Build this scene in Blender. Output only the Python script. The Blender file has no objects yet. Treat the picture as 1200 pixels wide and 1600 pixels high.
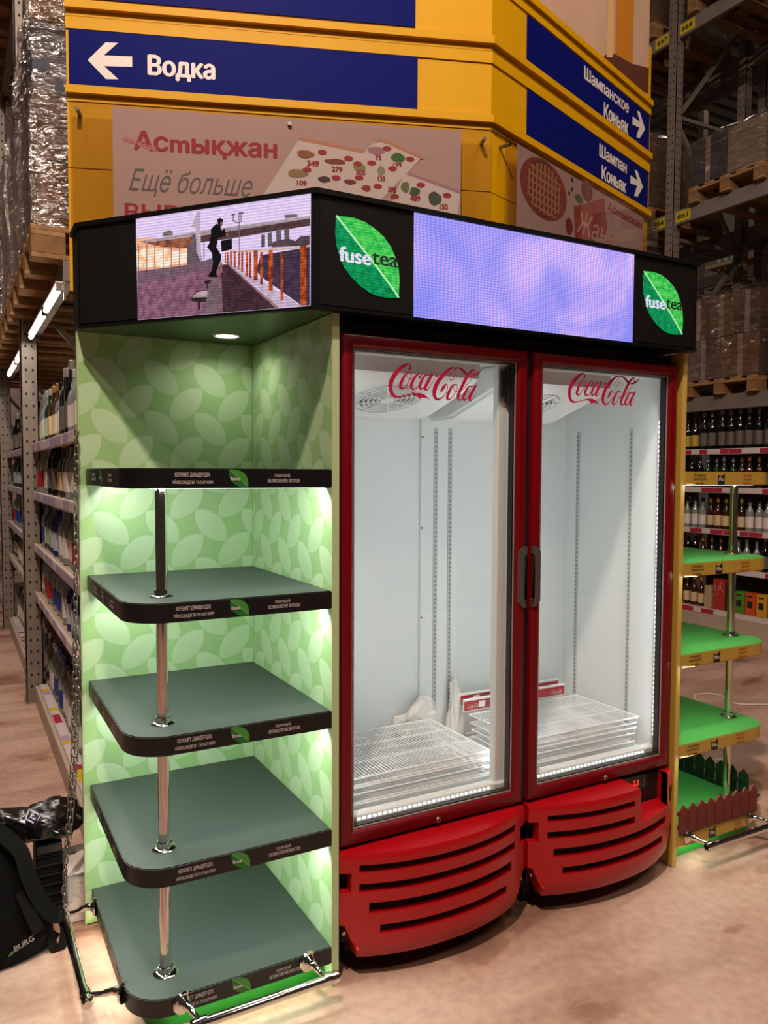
import bpy, bmesh, math, random, json
from mathutils import Vector, Matrix, noise, geometry
random.seed(7)
SC = bpy.context.scene
COL = SC.collection

# ---------------------------------------------------------------- camera
cam_data = bpy.data.cameras.new('camera'); cam = bpy.data.objects.new('camera', cam_data); COL.objects.link(cam)
YAW, PITCH, ROLL = .5046, -.0502, .0041
_F = Vector((math.sin(YAW)*math.cos(PITCH), math.cos(YAW)*math.cos(PITCH), math.sin(PITCH)))
_R = Vector((math.cos(YAW), -math.sin(YAW), 0)); _U = _R.cross(_F)
_R2 = _R*math.cos(ROLL)+_U*math.sin(ROLL); _U2 = _U*math.cos(ROLL)-_R*math.sin(ROLL)
M = Matrix((_R2, _U2, -_F)).transposed().to_4x4(); M.translation = Vector((-.9527, -1.9869, 1.4922))
cam.matrix_world = M
cam_data.sensor_fit = 'VERTICAL'; cam_data.sensor_height = 36; cam_data.lens = 1216.44/1600*36
cam_data.clip_start = .05; cam_data.clip_end = 80
SC.camera = cam

# ---------------------------------------------------------------- world, exposure, lamps
SC.view_settings.view_transform = 'Standard'; SC.view_settings.look = 'None'
SC.view_settings.gamma = 1; SC.view_settings.use_curve_mapping = False
SC.view_settings.exposure = -.16
SC.cycles.caustics_reflective = False; SC.cycles.caustics_refractive = False
wd = bpy.data.worlds.new('hall_air'); SC.world = wd; wd.use_nodes = True
wd.node_tree.nodes['Background'].inputs[0].default_value = (1.0, .78, .62, 1)
wd.node_tree.nodes['Background'].inputs[1].default_value = .04

def area_light(name, loc, aim, energy, color, sx, sy=None, shape=None, spread=None):
    l = bpy.data.lights.new(name, 'AREA'); l.energy = energy; l.color = color
    l.shape = shape or ('RECTANGLE' if sy else 'SQUARE'); l.size = sx
    if sy: l.size_y = sy
    if spread: l.spread = spread
    o = bpy.data.objects.new(name, l); COL.objects.link(o); o.location = loc
    d = Vector(aim)-Vector(loc)
    o.rotation_euler = d.to_track_quat('-Z', 'Y').to_euler()
    return o
WARM = (1.0, .79, .66)
area_light('ceiling_lamp_key', (-1.7, -2.3, 7.0), (.2, .6, 0.5), 470, WARM, .22)
area_light('ceiling_lamp_front', (2.6, -1.6, 7.2), (2.2, -.6, 0), 80, WARM, .8)
area_light('ceiling_lamp_left', (-1.9, 1.2, 7.2), (-1.7, 3.0, 0), 55, WARM, .7)
area_light('ceiling_lamp_left_far', (-2.2, 8, 7.6), (-1.6, 9, 0), 80, WARM, .8)
area_light('ceiling_lamp_right', (4.2, 1.6, 8.2), (4.6, 3.2, 0), 16, WARM, .8)
area_light('ceiling_lamp_right_far', (9.5, 6, 8.2), (9.5, 8, 0), 45, WARM, 1.0)
area_light('ceiling_lamp_aisle_right', (2.2, -5.2, 7.4), (4.5, 2.5, 1), 60, WARM, .35)  # unseen light added to bring out highlights on the right stretch film
area_light('ceiling_lamp_left_near', (-1.2, -4.6, 7.4), (-.8, 2.4, 2.5), 90, WARM, .16)  # extra unseen light, added so the film on the left load glints
area_light('ceiling_lamp_back', (4.5, 11.5, 8.0), (4, 14, 1.5), 130, WARM, 1.0)

# ---------------------------------------------------------------- materials
def lin(h):
    h = h.lstrip('#'); v = [int(h[i:i+2], 16)/255 for i in (0, 2, 4)]
    return tuple(x/12.92 if x <= .04045 else ((x+.055)/1.055)**2.4 for x in v)+(1,)
MATS = {}
def mat(name, col, rough=.5, metal=0, emit=0, spec=.5, grain=0, gscale=40, bump=0, coat=0, ecol=None):
    if name in MATS: return MATS[name]
    m = bpy.data.materials.new(name); m.use_nodes = True; MATS[name] = m
    nt = m.node_tree; b = nt.nodes['Principled BSDF']
    c = lin(col) if isinstance(col, str) else tuple(col)+(1,)
    b.inputs['Base Color'].default_value = c
    b.inputs['Roughness'].default_value = rough; b.inputs['Metallic'].default_value = metal
    b.inputs['Specular IOR Level'].default_value = spec
    if coat: b.inputs['Coat Weight'].default_value = coat; b.inputs['Coat Roughness'].default_value = .12
    if emit:
        b.inputs['Emission Color'].default_value = lin(ecol) if ecol else c
        b.inputs['Emission Strength'].default_value = emit
    if grain or bump:
        tc = nt.nodes.new('ShaderNodeTexCoord'); n = nt.nodes.new('ShaderNodeTexNoise')
        n.inputs['Scale'].default_value = gscale; n.inputs['Detail'].default_value = 5
        nt.links.new(tc.outputs['Object'], n.inputs['Vector'])
        if grain:
            mx = nt.nodes.new('ShaderNodeMix'); mx.data_type = 'RGBA'; mx.blend_type = 'MULTIPLY'
            mx.inputs[0].default_value = 1; mx.inputs[6].default_value = c
            r = nt.nodes.new('ShaderNodeMapRange'); r.inputs[1].default_value = .3; r.inputs[2].default_value = .7
            r.inputs[3].default_value = 1-grain; r.inputs[4].default_value = 1+grain*.4
            nt.links.new(n.outputs['Fac'], r.inputs[0]); nt.links.new(r.outputs[0], mx.inputs[7])
            nt.links.new(mx.outputs[2], b.inputs['Base Color'])
        if bump:
            bp = nt.nodes.new('ShaderNodeBump'); bp.inputs['Strength'].default_value = bump; bp.inputs['Distance'].default_value = .01
            nt.links.new(n.outputs['Fac'], bp.inputs['Height']); nt.links.new(bp.outputs[0], b.inputs['Normal'])
    return m
def thin_glass(name, col=(1, 1, 1), refl=1.0, rough=.02, base=0.0, gloss=(1, 1, 1)):
    """a thin pane: see-through with the mirror part growing towards grazing angles"""
    m = bpy.data.materials.new(name); m.use_nodes = True; nt = m.node_tree; nt.nodes.clear(); MATS[name] = m
    out = nt.nodes.new('ShaderNodeOutputMaterial'); mx = nt.nodes.new('ShaderNodeMixShader')
    t = nt.nodes.new('ShaderNodeBsdfTransparent'); t.inputs[0].default_value = tuple(col)+(1,)
    g = nt.nodes.new('ShaderNodeBsdfGlossy'); g.inputs['Roughness'].default_value = rough; g.inputs[0].default_value = tuple(gloss)+(1,)
    f = nt.nodes.new('ShaderNodeLayerWeight'); f.inputs[0].default_value = .5
    p = nt.nodes.new('ShaderNodeMath'); p.operation = 'POWER'; p.inputs[1].default_value = 5; nt.links.new(f.outputs['Facing'], p.inputs[0])
    a = nt.nodes.new('ShaderNodeMath'); a.operation = 'MULTIPLY_ADD'; a.inputs[1].default_value = .9*refl; a.inputs[2].default_value = base+.04*refl
    nt.links.new(p.outputs[0], a.inputs[0]); nt.links.new(a.outputs[0], mx.inputs[0])
    nt.links.new(t.outputs[0], mx.inputs[1]); nt.links.new(g.outputs[0], mx.inputs[2]); nt.links.new(mx.outputs[0], out.inputs[0])
    return m
def film_material(name, base=.22, col=(1, .97, .95)):
    m = thin_glass(name, (.93, .9, .9), 1.3, .14, base, col); nt = m.node_tree
    tc = nt.nodes.new('ShaderNodeTexCoord'); mp = nt.nodes.new('ShaderNodeMapping'); mp.inputs['Scale'].default_value = (4, 4, 17)
    n = nt.nodes.new('ShaderNodeTexNoise'); n.inputs['Scale'].default_value = 1.6; n.inputs['Detail'].default_value = 4; n.inputs['Distortion'].default_value = 1.2
    b = nt.nodes.new('ShaderNodeBump'); b.inputs['Strength'].default_value = 1.0; b.inputs['Distance'].default_value = .05
    nt.links.new(tc.outputs['Object'], mp.inputs[0]); nt.links.new(mp.outputs[0], n.inputs['Vector']); nt.links.new(n.outputs['Fac'], b.inputs['Height'])
    for nd in nt.nodes:
        if nd.type in ('BSDF_GLOSSY', 'LAYER_WEIGHT'): nt.links.new(b.outputs[0], nd.inputs['Normal'])
    return m

# ---------------------------------------------------------------- mesh helpers
def B(): return bmesh.new()
def box(bm, x0, x1, y0, y1, z0, z1, bevel=0, mi=0, seg=1):
    v = [bm.verts.new((x, y, z)) for z in (z0, z1) for y in (y0, y1) for x in (x0, x1)]
    fs = [bm.faces.new([v[i] for i in q]) for q in ((0, 2, 3, 1), (4, 5, 7, 6), (0, 1, 5, 4), (2, 6, 7, 3), (0, 4, 6, 2), (1, 3, 7, 5))]
    for f in fs: f.material_index = mi
    if bevel:
        es = list({e for f in fs for e in f.edges})
        r = bmesh.ops.bevel(bm, geom=es, offset=bevel, segments=seg, affect='EDGES', profile=.5, clamp_overlap=True)
        for f in r['faces']: f.material_index = mi
    return bm
def frame_axes(d):
    d = d.normalized(); a = Vector((0, 0, 1)) if abs(d.z) < .9 else Vector((1, 0, 0))
    u = d.cross(a).normalized(); return u, u.cross(d).normalized()
def cyl(bm, p0, p1, r0, r1=None, n=12, caps=True, mi=0):
    p0, p1 = Vector(p0), Vector(p1); r1 = r0 if r1 is None else r1
    u, w = frame_axes(p1-p0)
    A = [bm.verts.new(p0+(u*math.cos(2*math.pi*i/n)+w*math.sin(2*math.pi*i/n))*r0) for i in range(n)]
    D = [bm.verts.new(p1+(u*math.cos(2*math.pi*i/n)+w*math.sin(2*math.pi*i/n))*r1) for i in range(n)]
    for i in range(n):
        f = bm.faces.new((A[i], A[(i+1) % n], D[(i+1) % n], D[i])); f.material_index = mi
    if caps:
        bm.faces.new(A[::-1]).material_index = mi; bm.faces.new(D).material_index = mi
    return bm
def tube(bm, pts, r, n=8, closed=False, mi=0):
    pts = [Vector(p) for p in pts]; rings = []; N = len(pts)
    for i, p in enumerate(pts):
        a = pts[(i-1) % N] if (closed or i > 0) else p; b = pts[(i+1) % N] if (closed or i < N-1) else p
        u, w = frame_axes(b-a)
        if rings and u.dot(lastu) < 0 and abs(u.dot(lastu)) > .2: u, w = -u, -w
        lastu = u
        rr = r[i] if isinstance(r, (list, tuple)) else r
        rings.append([bm.verts.new(p+(u*math.cos(2*math.pi*k/n)+w*math.sin(2*math.pi*k/n))*rr) for k in range(n)])
    for i in range(N if closed else N-1):
        A, D = rings[i], rings[(i+1) % N]
        for k in range(n):
            bm.faces.new((A[k], A[(k+1) % n], D[(k+1) % n], D[k])).material_index = mi
    if not closed:
        bm.faces.new(rings[0][::-1]); bm.faces.new(rings[-1])
    return bm
def lathe(bm, prof, c=(0, 0, 0), n=12, mi=0, axis='z'):
    rings = []
    for r, h in prof:
        ring = []
        for k in range(n):
            a = 2*math.pi*k/n; x, y = r*math.cos(a), r*math.sin(a)
            p = (x, y, h) if axis == 'z' else ((x, h, y) if axis == 'y' else (h, x, y))
            ring.append(bm.verts.new((c[0]+p[0], c[1]+p[1], c[2]+p[2])))
        rings.append(ring)
    for A, D in zip(rings, rings[1:]):
        for k in range(n): bm.faces.new((A[k], A[(k+1) % n], D[(k+1) % n], D[k])).material_index = mi
    bm.faces.new(rings[0][::-1]).material_index = mi; bm.faces.new(rings[-1]).material_index = mi
    return bm
def prism(bm, pts, o, a, b, n, t, mi=0):
    """polygon pts (s, r) in the plane o + s*a + r*b, extruded by t along n"""
    o, a, b, n = Vector(o), Vector(a), Vector(b), Vector(n)
    A = [bm.verts.new(o+a*p[0]+b*p[1]) for p in pts]; D = [bm.verts.new(v.co+n*t) for v in A]
    f1 = bm.faces.new(A[::-1]); f2 = bm.faces.new(D); f1.material_index = f2.material_index = mi
    for i in range(len(A)):
        bm.faces.new((A[i], A[(i+1) % len(A)], D[(i+1) % len(A)], D[i])).material_index = mi
    return bm
def flat(bm, pts, o, a, b, mi=0):
    o, a, b = Vector(o), Vector(a), Vector(b)
    f = bm.faces.new([bm.verts.new(o+a*p[0]+b*p[1]) for p in pts]); f.material_index = mi; f.normal_update()
    return bm
LOCS = {}
def obj(name, bm, mats, parent=None, smooth=True, kind=None, recalc=True):
    if recalc: bmesh.ops.recalc_face_normals(bm, faces=bm.faces[:])
    if smooth:
        for e in bm.edges:
            if len(e.link_faces) == 2 and e.calc_face_angle(0) > .6: e.smooth = False
        for f in bm.faces: f.smooth = True
    me = bpy.data.meshes.new(name); bm.to_mesh(me); bm.free()
    for m in (mats if isinstance(mats, (list, tuple)) else [mats]): me.materials.append(m)
    return link(name, me, parent, kind)
def link(name, me, parent=None, kind=None):
    o = bpy.data.objects.new(name, me); COL.objects.link(o)
    if parent is not None:
        o.parent = parent
        if parent.name in LOCS: o.matrix_parent_inverse = Matrix.Translation(-LOCS[parent.name])
    if kind: o['kind'] = kind
    return o
def tag(o, label, cat, group=None):
    o['label'] = label; o['category'] = cat
    if group: o['group'] = group
    return o
def thing(name, label, cat, loc=(0, 0, 0), group=None, local=False):
    """an Empty at the base of a thing; parts are modelled in place unless local"""
    o = bpy.data.objects.new(name, None); COL.objects.link(o); o.location = loc; o.empty_display_size = .1
    tag(o, label, cat, group)
    if not local: LOCS[o.name] = Vector(loc)
    return o
def dup(root, loc, label, group=None, rz=0, scale=None):
    r = root.copy(); COL.objects.link(r); r.location = loc; r.rotation_euler = (0, 0, rz); r['label'] = label
    if group: r['group'] = group
    if scale: r.scale = scale
    for ch in root.children:
        c = ch.copy(); COL.objects.link(c); c.parent = r
        for g in ch.children:
            d = g.copy(); COL.objects.link(d); d.parent = c
    return r
def same(o, parent, dx=(0, 0, 0)):
    c = o.copy(); COL.objects.link(c); c.parent = parent; c.location = o.location+Vector(dx); return c

# ---------------------------------------------------------------- lettering
def text_shape(body, bold=0, shear=0, spacing=1.0):
    """outlines of the lettering, each filled on its own (the font's strokes overlap), holes cut by winding"""
    cu = bpy.data.curves.new('lettering', 'FONT'); cu.body = body; cu.size = 1; cu.shear = shear
    cu.space_character = spacing; cu.align_x = 'CENTER'; cu.resolution_u = 3; cu.fill_mode = 'NONE'
    ob = bpy.data.objects.new('lettering', cu)
    me = bpy.data.meshes.new_from_object(ob)
    co = [v.co.copy() for v in me.vertices]; nxt = {}
    for e in me.edges:
        i, j = e.vertices; nxt.setdefault(i, []).append(j); nxt.setdefault(j, []).append(i)
    bpy.data.objects.remove(ob); bpy.data.curves.remove(cu); bpy.data.meshes.remove(me)
    seen, loops = set(), []
    for s in range(len(co)):
        if s in seen or s not in nxt: continue
        lp = [s]; seen.add(s); p, q = s, min(nxt[s], key=lambda k: abs(k-s-1))
        while q != s and q not in seen:
            lp.append(q); seen.add(q); r = [k for k in nxt[q] if k != p]
            if not r: break
            p, q = q, r[0]
        if len(lp) > 2: loops.append([co[k] for k in lp])
    # constrained triangulation that splits crossing strokes; keep what the outlines wind around
    pts, edges, out = [], [], []
    for l in loops:
        k = len(pts); pts += [v.to_2d() for v in l]; edges += [(k+i, k+(i+1) % len(l)) for i in range(len(l))]
    if not pts: return [], []
    V, _, T, *_r = geometry.delaunay_2d_cdt(pts, edges, [], 0, 1e-5)
    boxes = [(min(v.x for v in l), max(v.x for v in l), l) for l in loops]
    for t in T:
        c = (V[t[0]]+V[t[1]]+V[t[2]])/3; w = 0
        for lo, hi, l in boxes:
            if not lo <= c.x <= hi: continue
            for u, q in zip(l, l[1:]+l[:1]):
                if (u.y > c.y) != (q.y > c.y) and c.x < (q.x-u.x)*(c.y-u.y)/(q.y-u.y)+u.x: w += 1 if q.y > u.y else -1
        if w: out.append(tuple(t))
    return [Vector((v.x, v.y, 0)) for v in V], out
def letter(bm, body, o, a, b, w, h, bold=0, shear=0, spacing=1.0, mi=0):
    """lettering filling the box o .. o+w*a, o .. o+h*b"""
    vs0, fs0 = text_shape(body, 0, shear, spacing)
    if not vs0: return bm
    vs, fs, lift = [], [], []
    shifts = [(0, 0)]+([(-1, 0), (1, 0), (0, .6), (0, -.6)] if bold > .008 else [])
    for i, d in enumerate(shifts):     # heavier strokes: the same glyphs again, a hair to each side
        k = len(vs); vs += [v+Vector((d[0]*bold, d[1]*bold, 0)) for v in vs0]; fs += [tuple(q+k for q in f) for f in fs0]; lift += [i*.00012+(q % 2)*.0 for q in range(len(vs0))]
    x0 = min(v.x for v in vs); x1 = max(v.x for v in vs); y0 = min(v.y for v in vs); y1 = max(v.y for v in vs)
    o, a, b = Vector(o), Vector(a), Vector(b)
    n = a.cross(b).normalized()
    V = [bm.verts.new(o+a*((v.x-x0)/(x1-x0)*w)+b*((v.y-y0)/(y1-y0)*h)+n*l) for v, l in zip(vs, lift)]
    for f in fs:
        try: bm.faces.new([V[i] for i in f]).material_index = mi
        except ValueError: pass
    return bm
X, Y, Z = Vector((1, 0, 0)), Vector((0, 1, 0)), Vector((0, 0, 1))
def smooth_line(pts, k=5):
    out = []
    for i in range(len(pts)-1):
        p = [Vector(pts[max(0, min(len(pts)-1, i+j))]) for j in (-1, 0, 1, 2)]
        for s in range(k):
            t = s/k
            out.append(.5*((2*p[1])+(p[2]-p[0])*t+(2*p[0]-5*p[1]+4*p[2]-p[3])*t*t+(3*p[1]-p[0]-3*p[2]+p[3])*t**3))
    out.append(Vector(pts[-1])); return out

# ================================================================ setting
def floor_material():
    m = bpy.data.materials.new('worn_concrete'); m.use_nodes = True; nt = m.node_tree; b = nt.nodes['Principled BSDF']; L = nt.links.new
    tc = nt.nodes.new('ShaderNodeTexCoord')
    def ns(scale, det, dist=0, mapping=None):
        n = nt.nodes.new('ShaderNodeTexNoise'); n.inputs['Scale'].default_value = scale; n.inputs['Detail'].default_value = det; n.inputs['Distortion'].default_value = dist
        if mapping:
            mp = nt.nodes.new('ShaderNodeMapping'); mp.inputs['Scale'].default_value = mapping; mp.inputs['Rotation'].default_value = (0, 0, .25)
            L(tc.outputs['Object'], mp.inputs[0]); L(mp.outputs[0], n.inputs['Vector'])
        else: L(tc.outputs['Object'], n.inputs['Vector'])
        return n
    def ramp(src, stops):
        r = nt.nodes.new('ShaderNodeValToRGB'); e = r.color_ramp.elements
        e[0].position, e[0].color = stops[0][0], lin(stops[0][1]); e[1].position, e[1].color = stops[-1][0], lin(stops[-1][1])
        for p, c in stops[1:-1]: q = e.new(p); q.color = lin(c)
        L(src.outputs['Fac'], r.inputs[0]); return r
    def mul(a, c, f):
        x = nt.nodes.new('ShaderNodeMix'); x.data_type = 'RGBA'; x.blend_type = 'MULTIPLY'; x.inputs[0].default_value = f
        L(a, x.inputs[6]); L(c, x.inputs[7]); return x.outputs[2]
    big = ramp(ns(.8, 6, .2), [(.30, '#b5988a'), (.5, '#c3a695'), (.70, '#cfb7a7')])
    streak = ramp(ns(1.0, 7, .25, (.9, 4.5, 1)), [(.38, '#b49c88'), (.52, '#ffffff')])
    stain = ramp(ns(1.6, 10, .3, (.8, 1.5, 1)), [(.37, '#967663'), (.42, '#c4a895'), (.437, '#efe5de'), (.58, '#ffffff')])
    fine = ramp(ns(28, 6), [(.3, '#d8d0c8'), (.7, '#ffffff')])
    c = mul(big.outputs[0], streak.outputs[0], .4); c = mul(c, stain.outputs[0], .7); c = mul(c, fine.outputs[0], .6)
    L(c, b.inputs['Base Color'])
    rr = nt.nodes.new('ShaderNodeMapRange'); rr.inputs[3].default_value = .38; rr.inputs[4].default_value = .66
    n2 = ns(3, 5); L(n2.outputs['Fac'], rr.inputs[0]); L(rr.outputs[0], b.inputs['Roughness'])
    bp = nt.nodes.new('ShaderNodeBump'); bp.inputs['Strength'].default_value = .12; bp.inputs['Distance'].default_value = .01
    n3 = ns(60, 4); L(n3.outputs['Fac'], bp.inputs['Height']); L(bp.outputs[0], b.inputs['Normal'])
    b.inputs['Specular IOR Level'].default_value = .35
    return m
fl = obj('floor', box(B(), -6, 17, -5, 17, -.06, 0), floor_material(), kind='structure', smooth=False)
bm = B()
for x0, x1, y0, y1 in ((-5.9, -1.4, 1.505, 1.509), (-.2, 6, -1.912, -1.908), (1.998, 2.002, -4, -.6)):
    box(bm, x0, x1, y0, y1, 0, .0006)
obj('floor_joint', bm, mat('joint_grime', '#6e5a4c', .8), fl)
wallm = mat('painted_panel_wall', '#c9b7ac', .7, grain=.08, gscale=.8)
obj('wall_back', box(B(), -6, 17, 16.8, 17, 0, 10), wallm, kind='structure', smooth=False)
bm = B(); ribs = int(12/.32)   # profiled roof sheet: one folded sheet, its folds running across the hall
for i in range(66):
    y = -5+i*.34
    for (ya, za), (yb, zb) in (((0, 9.4), (.12, 9.4)), ((.12, 9.4), (.15, 9.24)), ((.15, 9.24), (.31, 9.24)), ((.31, 9.24), (.34, 9.4))):
        bm.faces.new([bm.verts.new(p) for p in ((-6, y+ya, za), (17, y+ya, za), (17, y+yb, zb), (-6, y+yb, zb))])
obj('ceiling', bm, mat('roof_sheet', '#8a8580', .5, .3), kind='structure', smooth=False)

# ================================================================ shared finishes
black = mat('black_laminate', '#0c0d0f', .42)
chrome = mat('chrome', '#d9d6d2', .08, 1)
white_plastic = mat('white_plastic', '#e6e9e8', .35)
LED = mat('led_white', '#f4fbff', .5, emit=6)
letter_white = mat('letter_white', '#c9c0bd', .6)

def leaf_wall_material(name, plane):
    """printed leaves: two lattices of lens shapes leaning opposite ways"""
    m = bpy.data.materials.new(name); m.use_nodes = True; nt = m.node_tree; b = nt.nodes['Principled BSDF']; L = nt.links.new
    tc = nt.nodes.new('ShaderNodeTexCoord'); sp = nt.nodes.new('ShaderNodeSeparateXYZ'); L(tc.outputs['Object'], sp.inputs[0])
    def mth(op, *a):
        n = nt.nodes.new('ShaderNodeMath'); n.operation = op
        for i, v in enumerate(a):
            if isinstance(v, (int, float)): n.inputs[i].default_value = v
            else: L(v, n.inputs[i])
        return n.outputs[0]
    h = sp.outputs['X' if plane == 'x' else 'Y']; z = sp.outputs['Z']
    T = .166
    def lens(ox, oz, sgn):
        u = mth('SUBTRACT', mth('FRACT', mth('ADD', mth('DIVIDE', h, T), ox+20)), .5)
        v = mth('SUBTRACT', mth('FRACT', mth('ADD', mth('DIVIDE', z, T), oz+20)), .5)
        a = mth('MULTIPLY', mth('ADD', u, mth('MULTIPLY', v, sgn)), .7071)
        c = mth('MULTIPLY', mth('SUBTRACT', u, mth('MULTIPLY', v, sgn)), .7071)
        Ln, W = .465, .245; r = (Ln*Ln+W*W)/(2*W)
        q = mth('ADD', mth('ABSOLUTE', c), r-W)
        d = mth('SQRT', mth('ADD', mth('MULTIPLY', a, a), mth('MULTIPLY', q, q)))
        n = nt.nodes.new('ShaderNodeMapRange'); n.inputs[1].default_value = r-.012; n.inputs[2].default_value = r+.004
        n.inputs[3].default_value = 1; n.inputs[4].default_value = 0; L(d, n.inputs[0]); 
        sh = nt.nodes.new('ShaderNodeMapRange'); sh.inputs[1].default_value = -.5; sh.inputs[2].default_value = .5; sh.inputs[3].default_value = .55; sh.inputs[4].default_value = 1
        L(v, sh.inputs[0])
        return mth('MULTIPLY', n.outputs[0], sh.outputs[0])
    ox = 0.05 if plane == 'x' else .3
    f = mth('MAXIMUM', lens(ox, .12, 1), lens(ox+.5, .62, -1))
    mx = nt.nodes.new('ShaderNodeMix'); mx.data_type = 'RGBA'; mx.inputs[6].default_value = lin('#9dc684'); mx.inputs[7].default_value = lin('#c0dbb0')
    L(f, mx.inputs[0]); L(mx.outputs[2], b.inputs['Base Color']); b.inputs['Roughness'].default_value = .42
    return m
leaf_x = leaf_wall_material('leaf_print_back', 'x'); leaf_y = leaf_wall_material('leaf_print_side', 'y')
edge_green = mat('pale_green_edge', '#b3c795', .5)

# ---------------------------------------------------------------- leaf emblem (measured in metres from its own centre)
LEAF = [(-.099, .100), (-.0748, .1016), (-.0451, .1026), (-.0106, .0967), (.0223, .0827), (.0491, .0656), (.0716, .0419), (.0865, .0148), (.0969, -.0111), (.1012, -.0457), (.0985, -.0989), (.0678, -.1033), (.0364, -.1029), (.0054, -.0958), (-.0252, -.0802), (-.0533, -.0589), (-.0746, -.0371), (-.0894, -.0071), (-.0989, .0233), (-.1021, .0564), (-.1004, .0845)]
def leaf_halves(scale=1, sx=1):
    P = [(x*scale*sx, y*scale) for x, y in LEAF]
    up = P[0:11]; lo = P[10:]+[P[0]]
    return up, lo
def leaf_emblem(parent, o, a, b, n, scale, sx, mats, name='leaf_emblem', tea=True, lift=.0012):
    o = Vector(o); n = Vector(n); up, lo = leaf_halves(scale, sx)
    bm = B(); flat(bm, up, o+n*lift, a, b, 0); flat(bm, lo, o+n*lift, a, b, 1)
    # midrib
    s = scale; rib = [(-.099*s*sx, .1*s), (-.064*s*sx, .066*s), (-.021*s*sx, .025*s), (.0227*s*sx, -.0172*s), (.0676*s*sx, -.0638*s), (.0985*s*sx, -.0989*s)]
    k = [Vector((x, y, 0)) for x, y in rib]; w = .0022*s
    for p, q in zip(k, k[1:]):
        flat(bm, [(p.x-w, p.y-w), (q.x-w, q.y-w), (q.x+w, q.y+w), (p.x+w, p.y+w)], o+n*lift*1.5, a, b, 2)
    e = obj(name, bm, mats[:3], parent, smooth=False)
    bm = B(); letter(bm, 'fuse', o+n*lift*2.2+a*(-.091*s*sx)+b*(-.022*s), a, b, .1*s*sx, .043*s, bold=.035)
    obj('lettering', bm, mats[3], e, smooth=False)
    if tea:
        bm = B(); letter(bm, 'tea', o+n*lift*2.2+a*(.011*s*sx)+b*(-.0165*s), a, b, .083*s*sx, .034*s, bold=.02)
        obj('lettering', bm, mats[4], e, smooth=False)
    return e

# ================================================================ green corner shelf unit
def shelf_board_bm(x0, x1, y0, y1, z0, z1, r, corner):
    """board with one rounded front corner ('left' or 'right')"""
    pts = []; N = 12
    if corner == 'left':
        pts = [(x1, y0), (x1, y1), (x0, y1)]+[(x0+r-r*math.cos(t), y0+r-r*math.sin(t)) for t in [math.pi/2*i/N for i in range(N+1)]]
    else:
        pts = [(x0, y0)]+[(x1-r+r*math.sin(t), y0+r-r*math.cos(t)) for t in [math.pi/2*i/N for i in range(N+1)]]+[(x1, y1), (x0, y1)]
    bm = prism(B(), pts, (0, 0, z0), X, Y, Z, z1-z0)
    bmesh.ops.recalc_face_normals(bm, faces=bm.faces[:])
    es = [e for e in bm.edges if abs(e.verts[0].co.z-e.verts[1].co.z) < 1e-6]
    bmesh.ops.bevel(bm, geom=es, offset=.0025, segments=2, affect='EDGES', clamp_overlap=True)
    for f in bm.faces: f.material_index = 1 if (f.normal.z > .9 and f.calc_center_median().z > z1-.003) else 0
    return bm
LEVELS = [1.5018, 1.1586, .8144, .4697, .121]; TH = .0515
unit = thing('corner_shelf_display', 'tall green leaf-patterned corner shelf with five black shelves left of the red refrigerator', 'shelf', (-.3, .33, 0))
p = obj('back_panel', box(B(), -.601, -.022, .664, .682, .004, 1.9365, .0015), leaf_x, unit)
obj('edge_band', box(B(), -.604, -.6005, .663, .683, .0, 1.936), edge_green, p)
p = obj('side_panel', box(B(), -.0215, 0, .0035, .682, .004, 1.9365, .0015), leaf_y, unit)
obj('edge_band', box(B(), -.022, 0, 0, .0035, 0, 1.936), edge_green, p)
shelf_top = mat('dark_green_grey_board', '#3b4642', .48, grain=.06, gscale=6)  # same black board; green reflection of the panels painted into its top colour
fascia = mat('black_fascia', '#0d0d10', .38)
leaf_print = [mat('leaf_print_light', '#3f8a34', .5), mat('leaf_print_dark', '#1f6b2a', .5), mat('leaf_print_rib', '#7db35f', .5), letter_white, mat('leaf_print_black', '#10180f', .5)]
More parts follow.
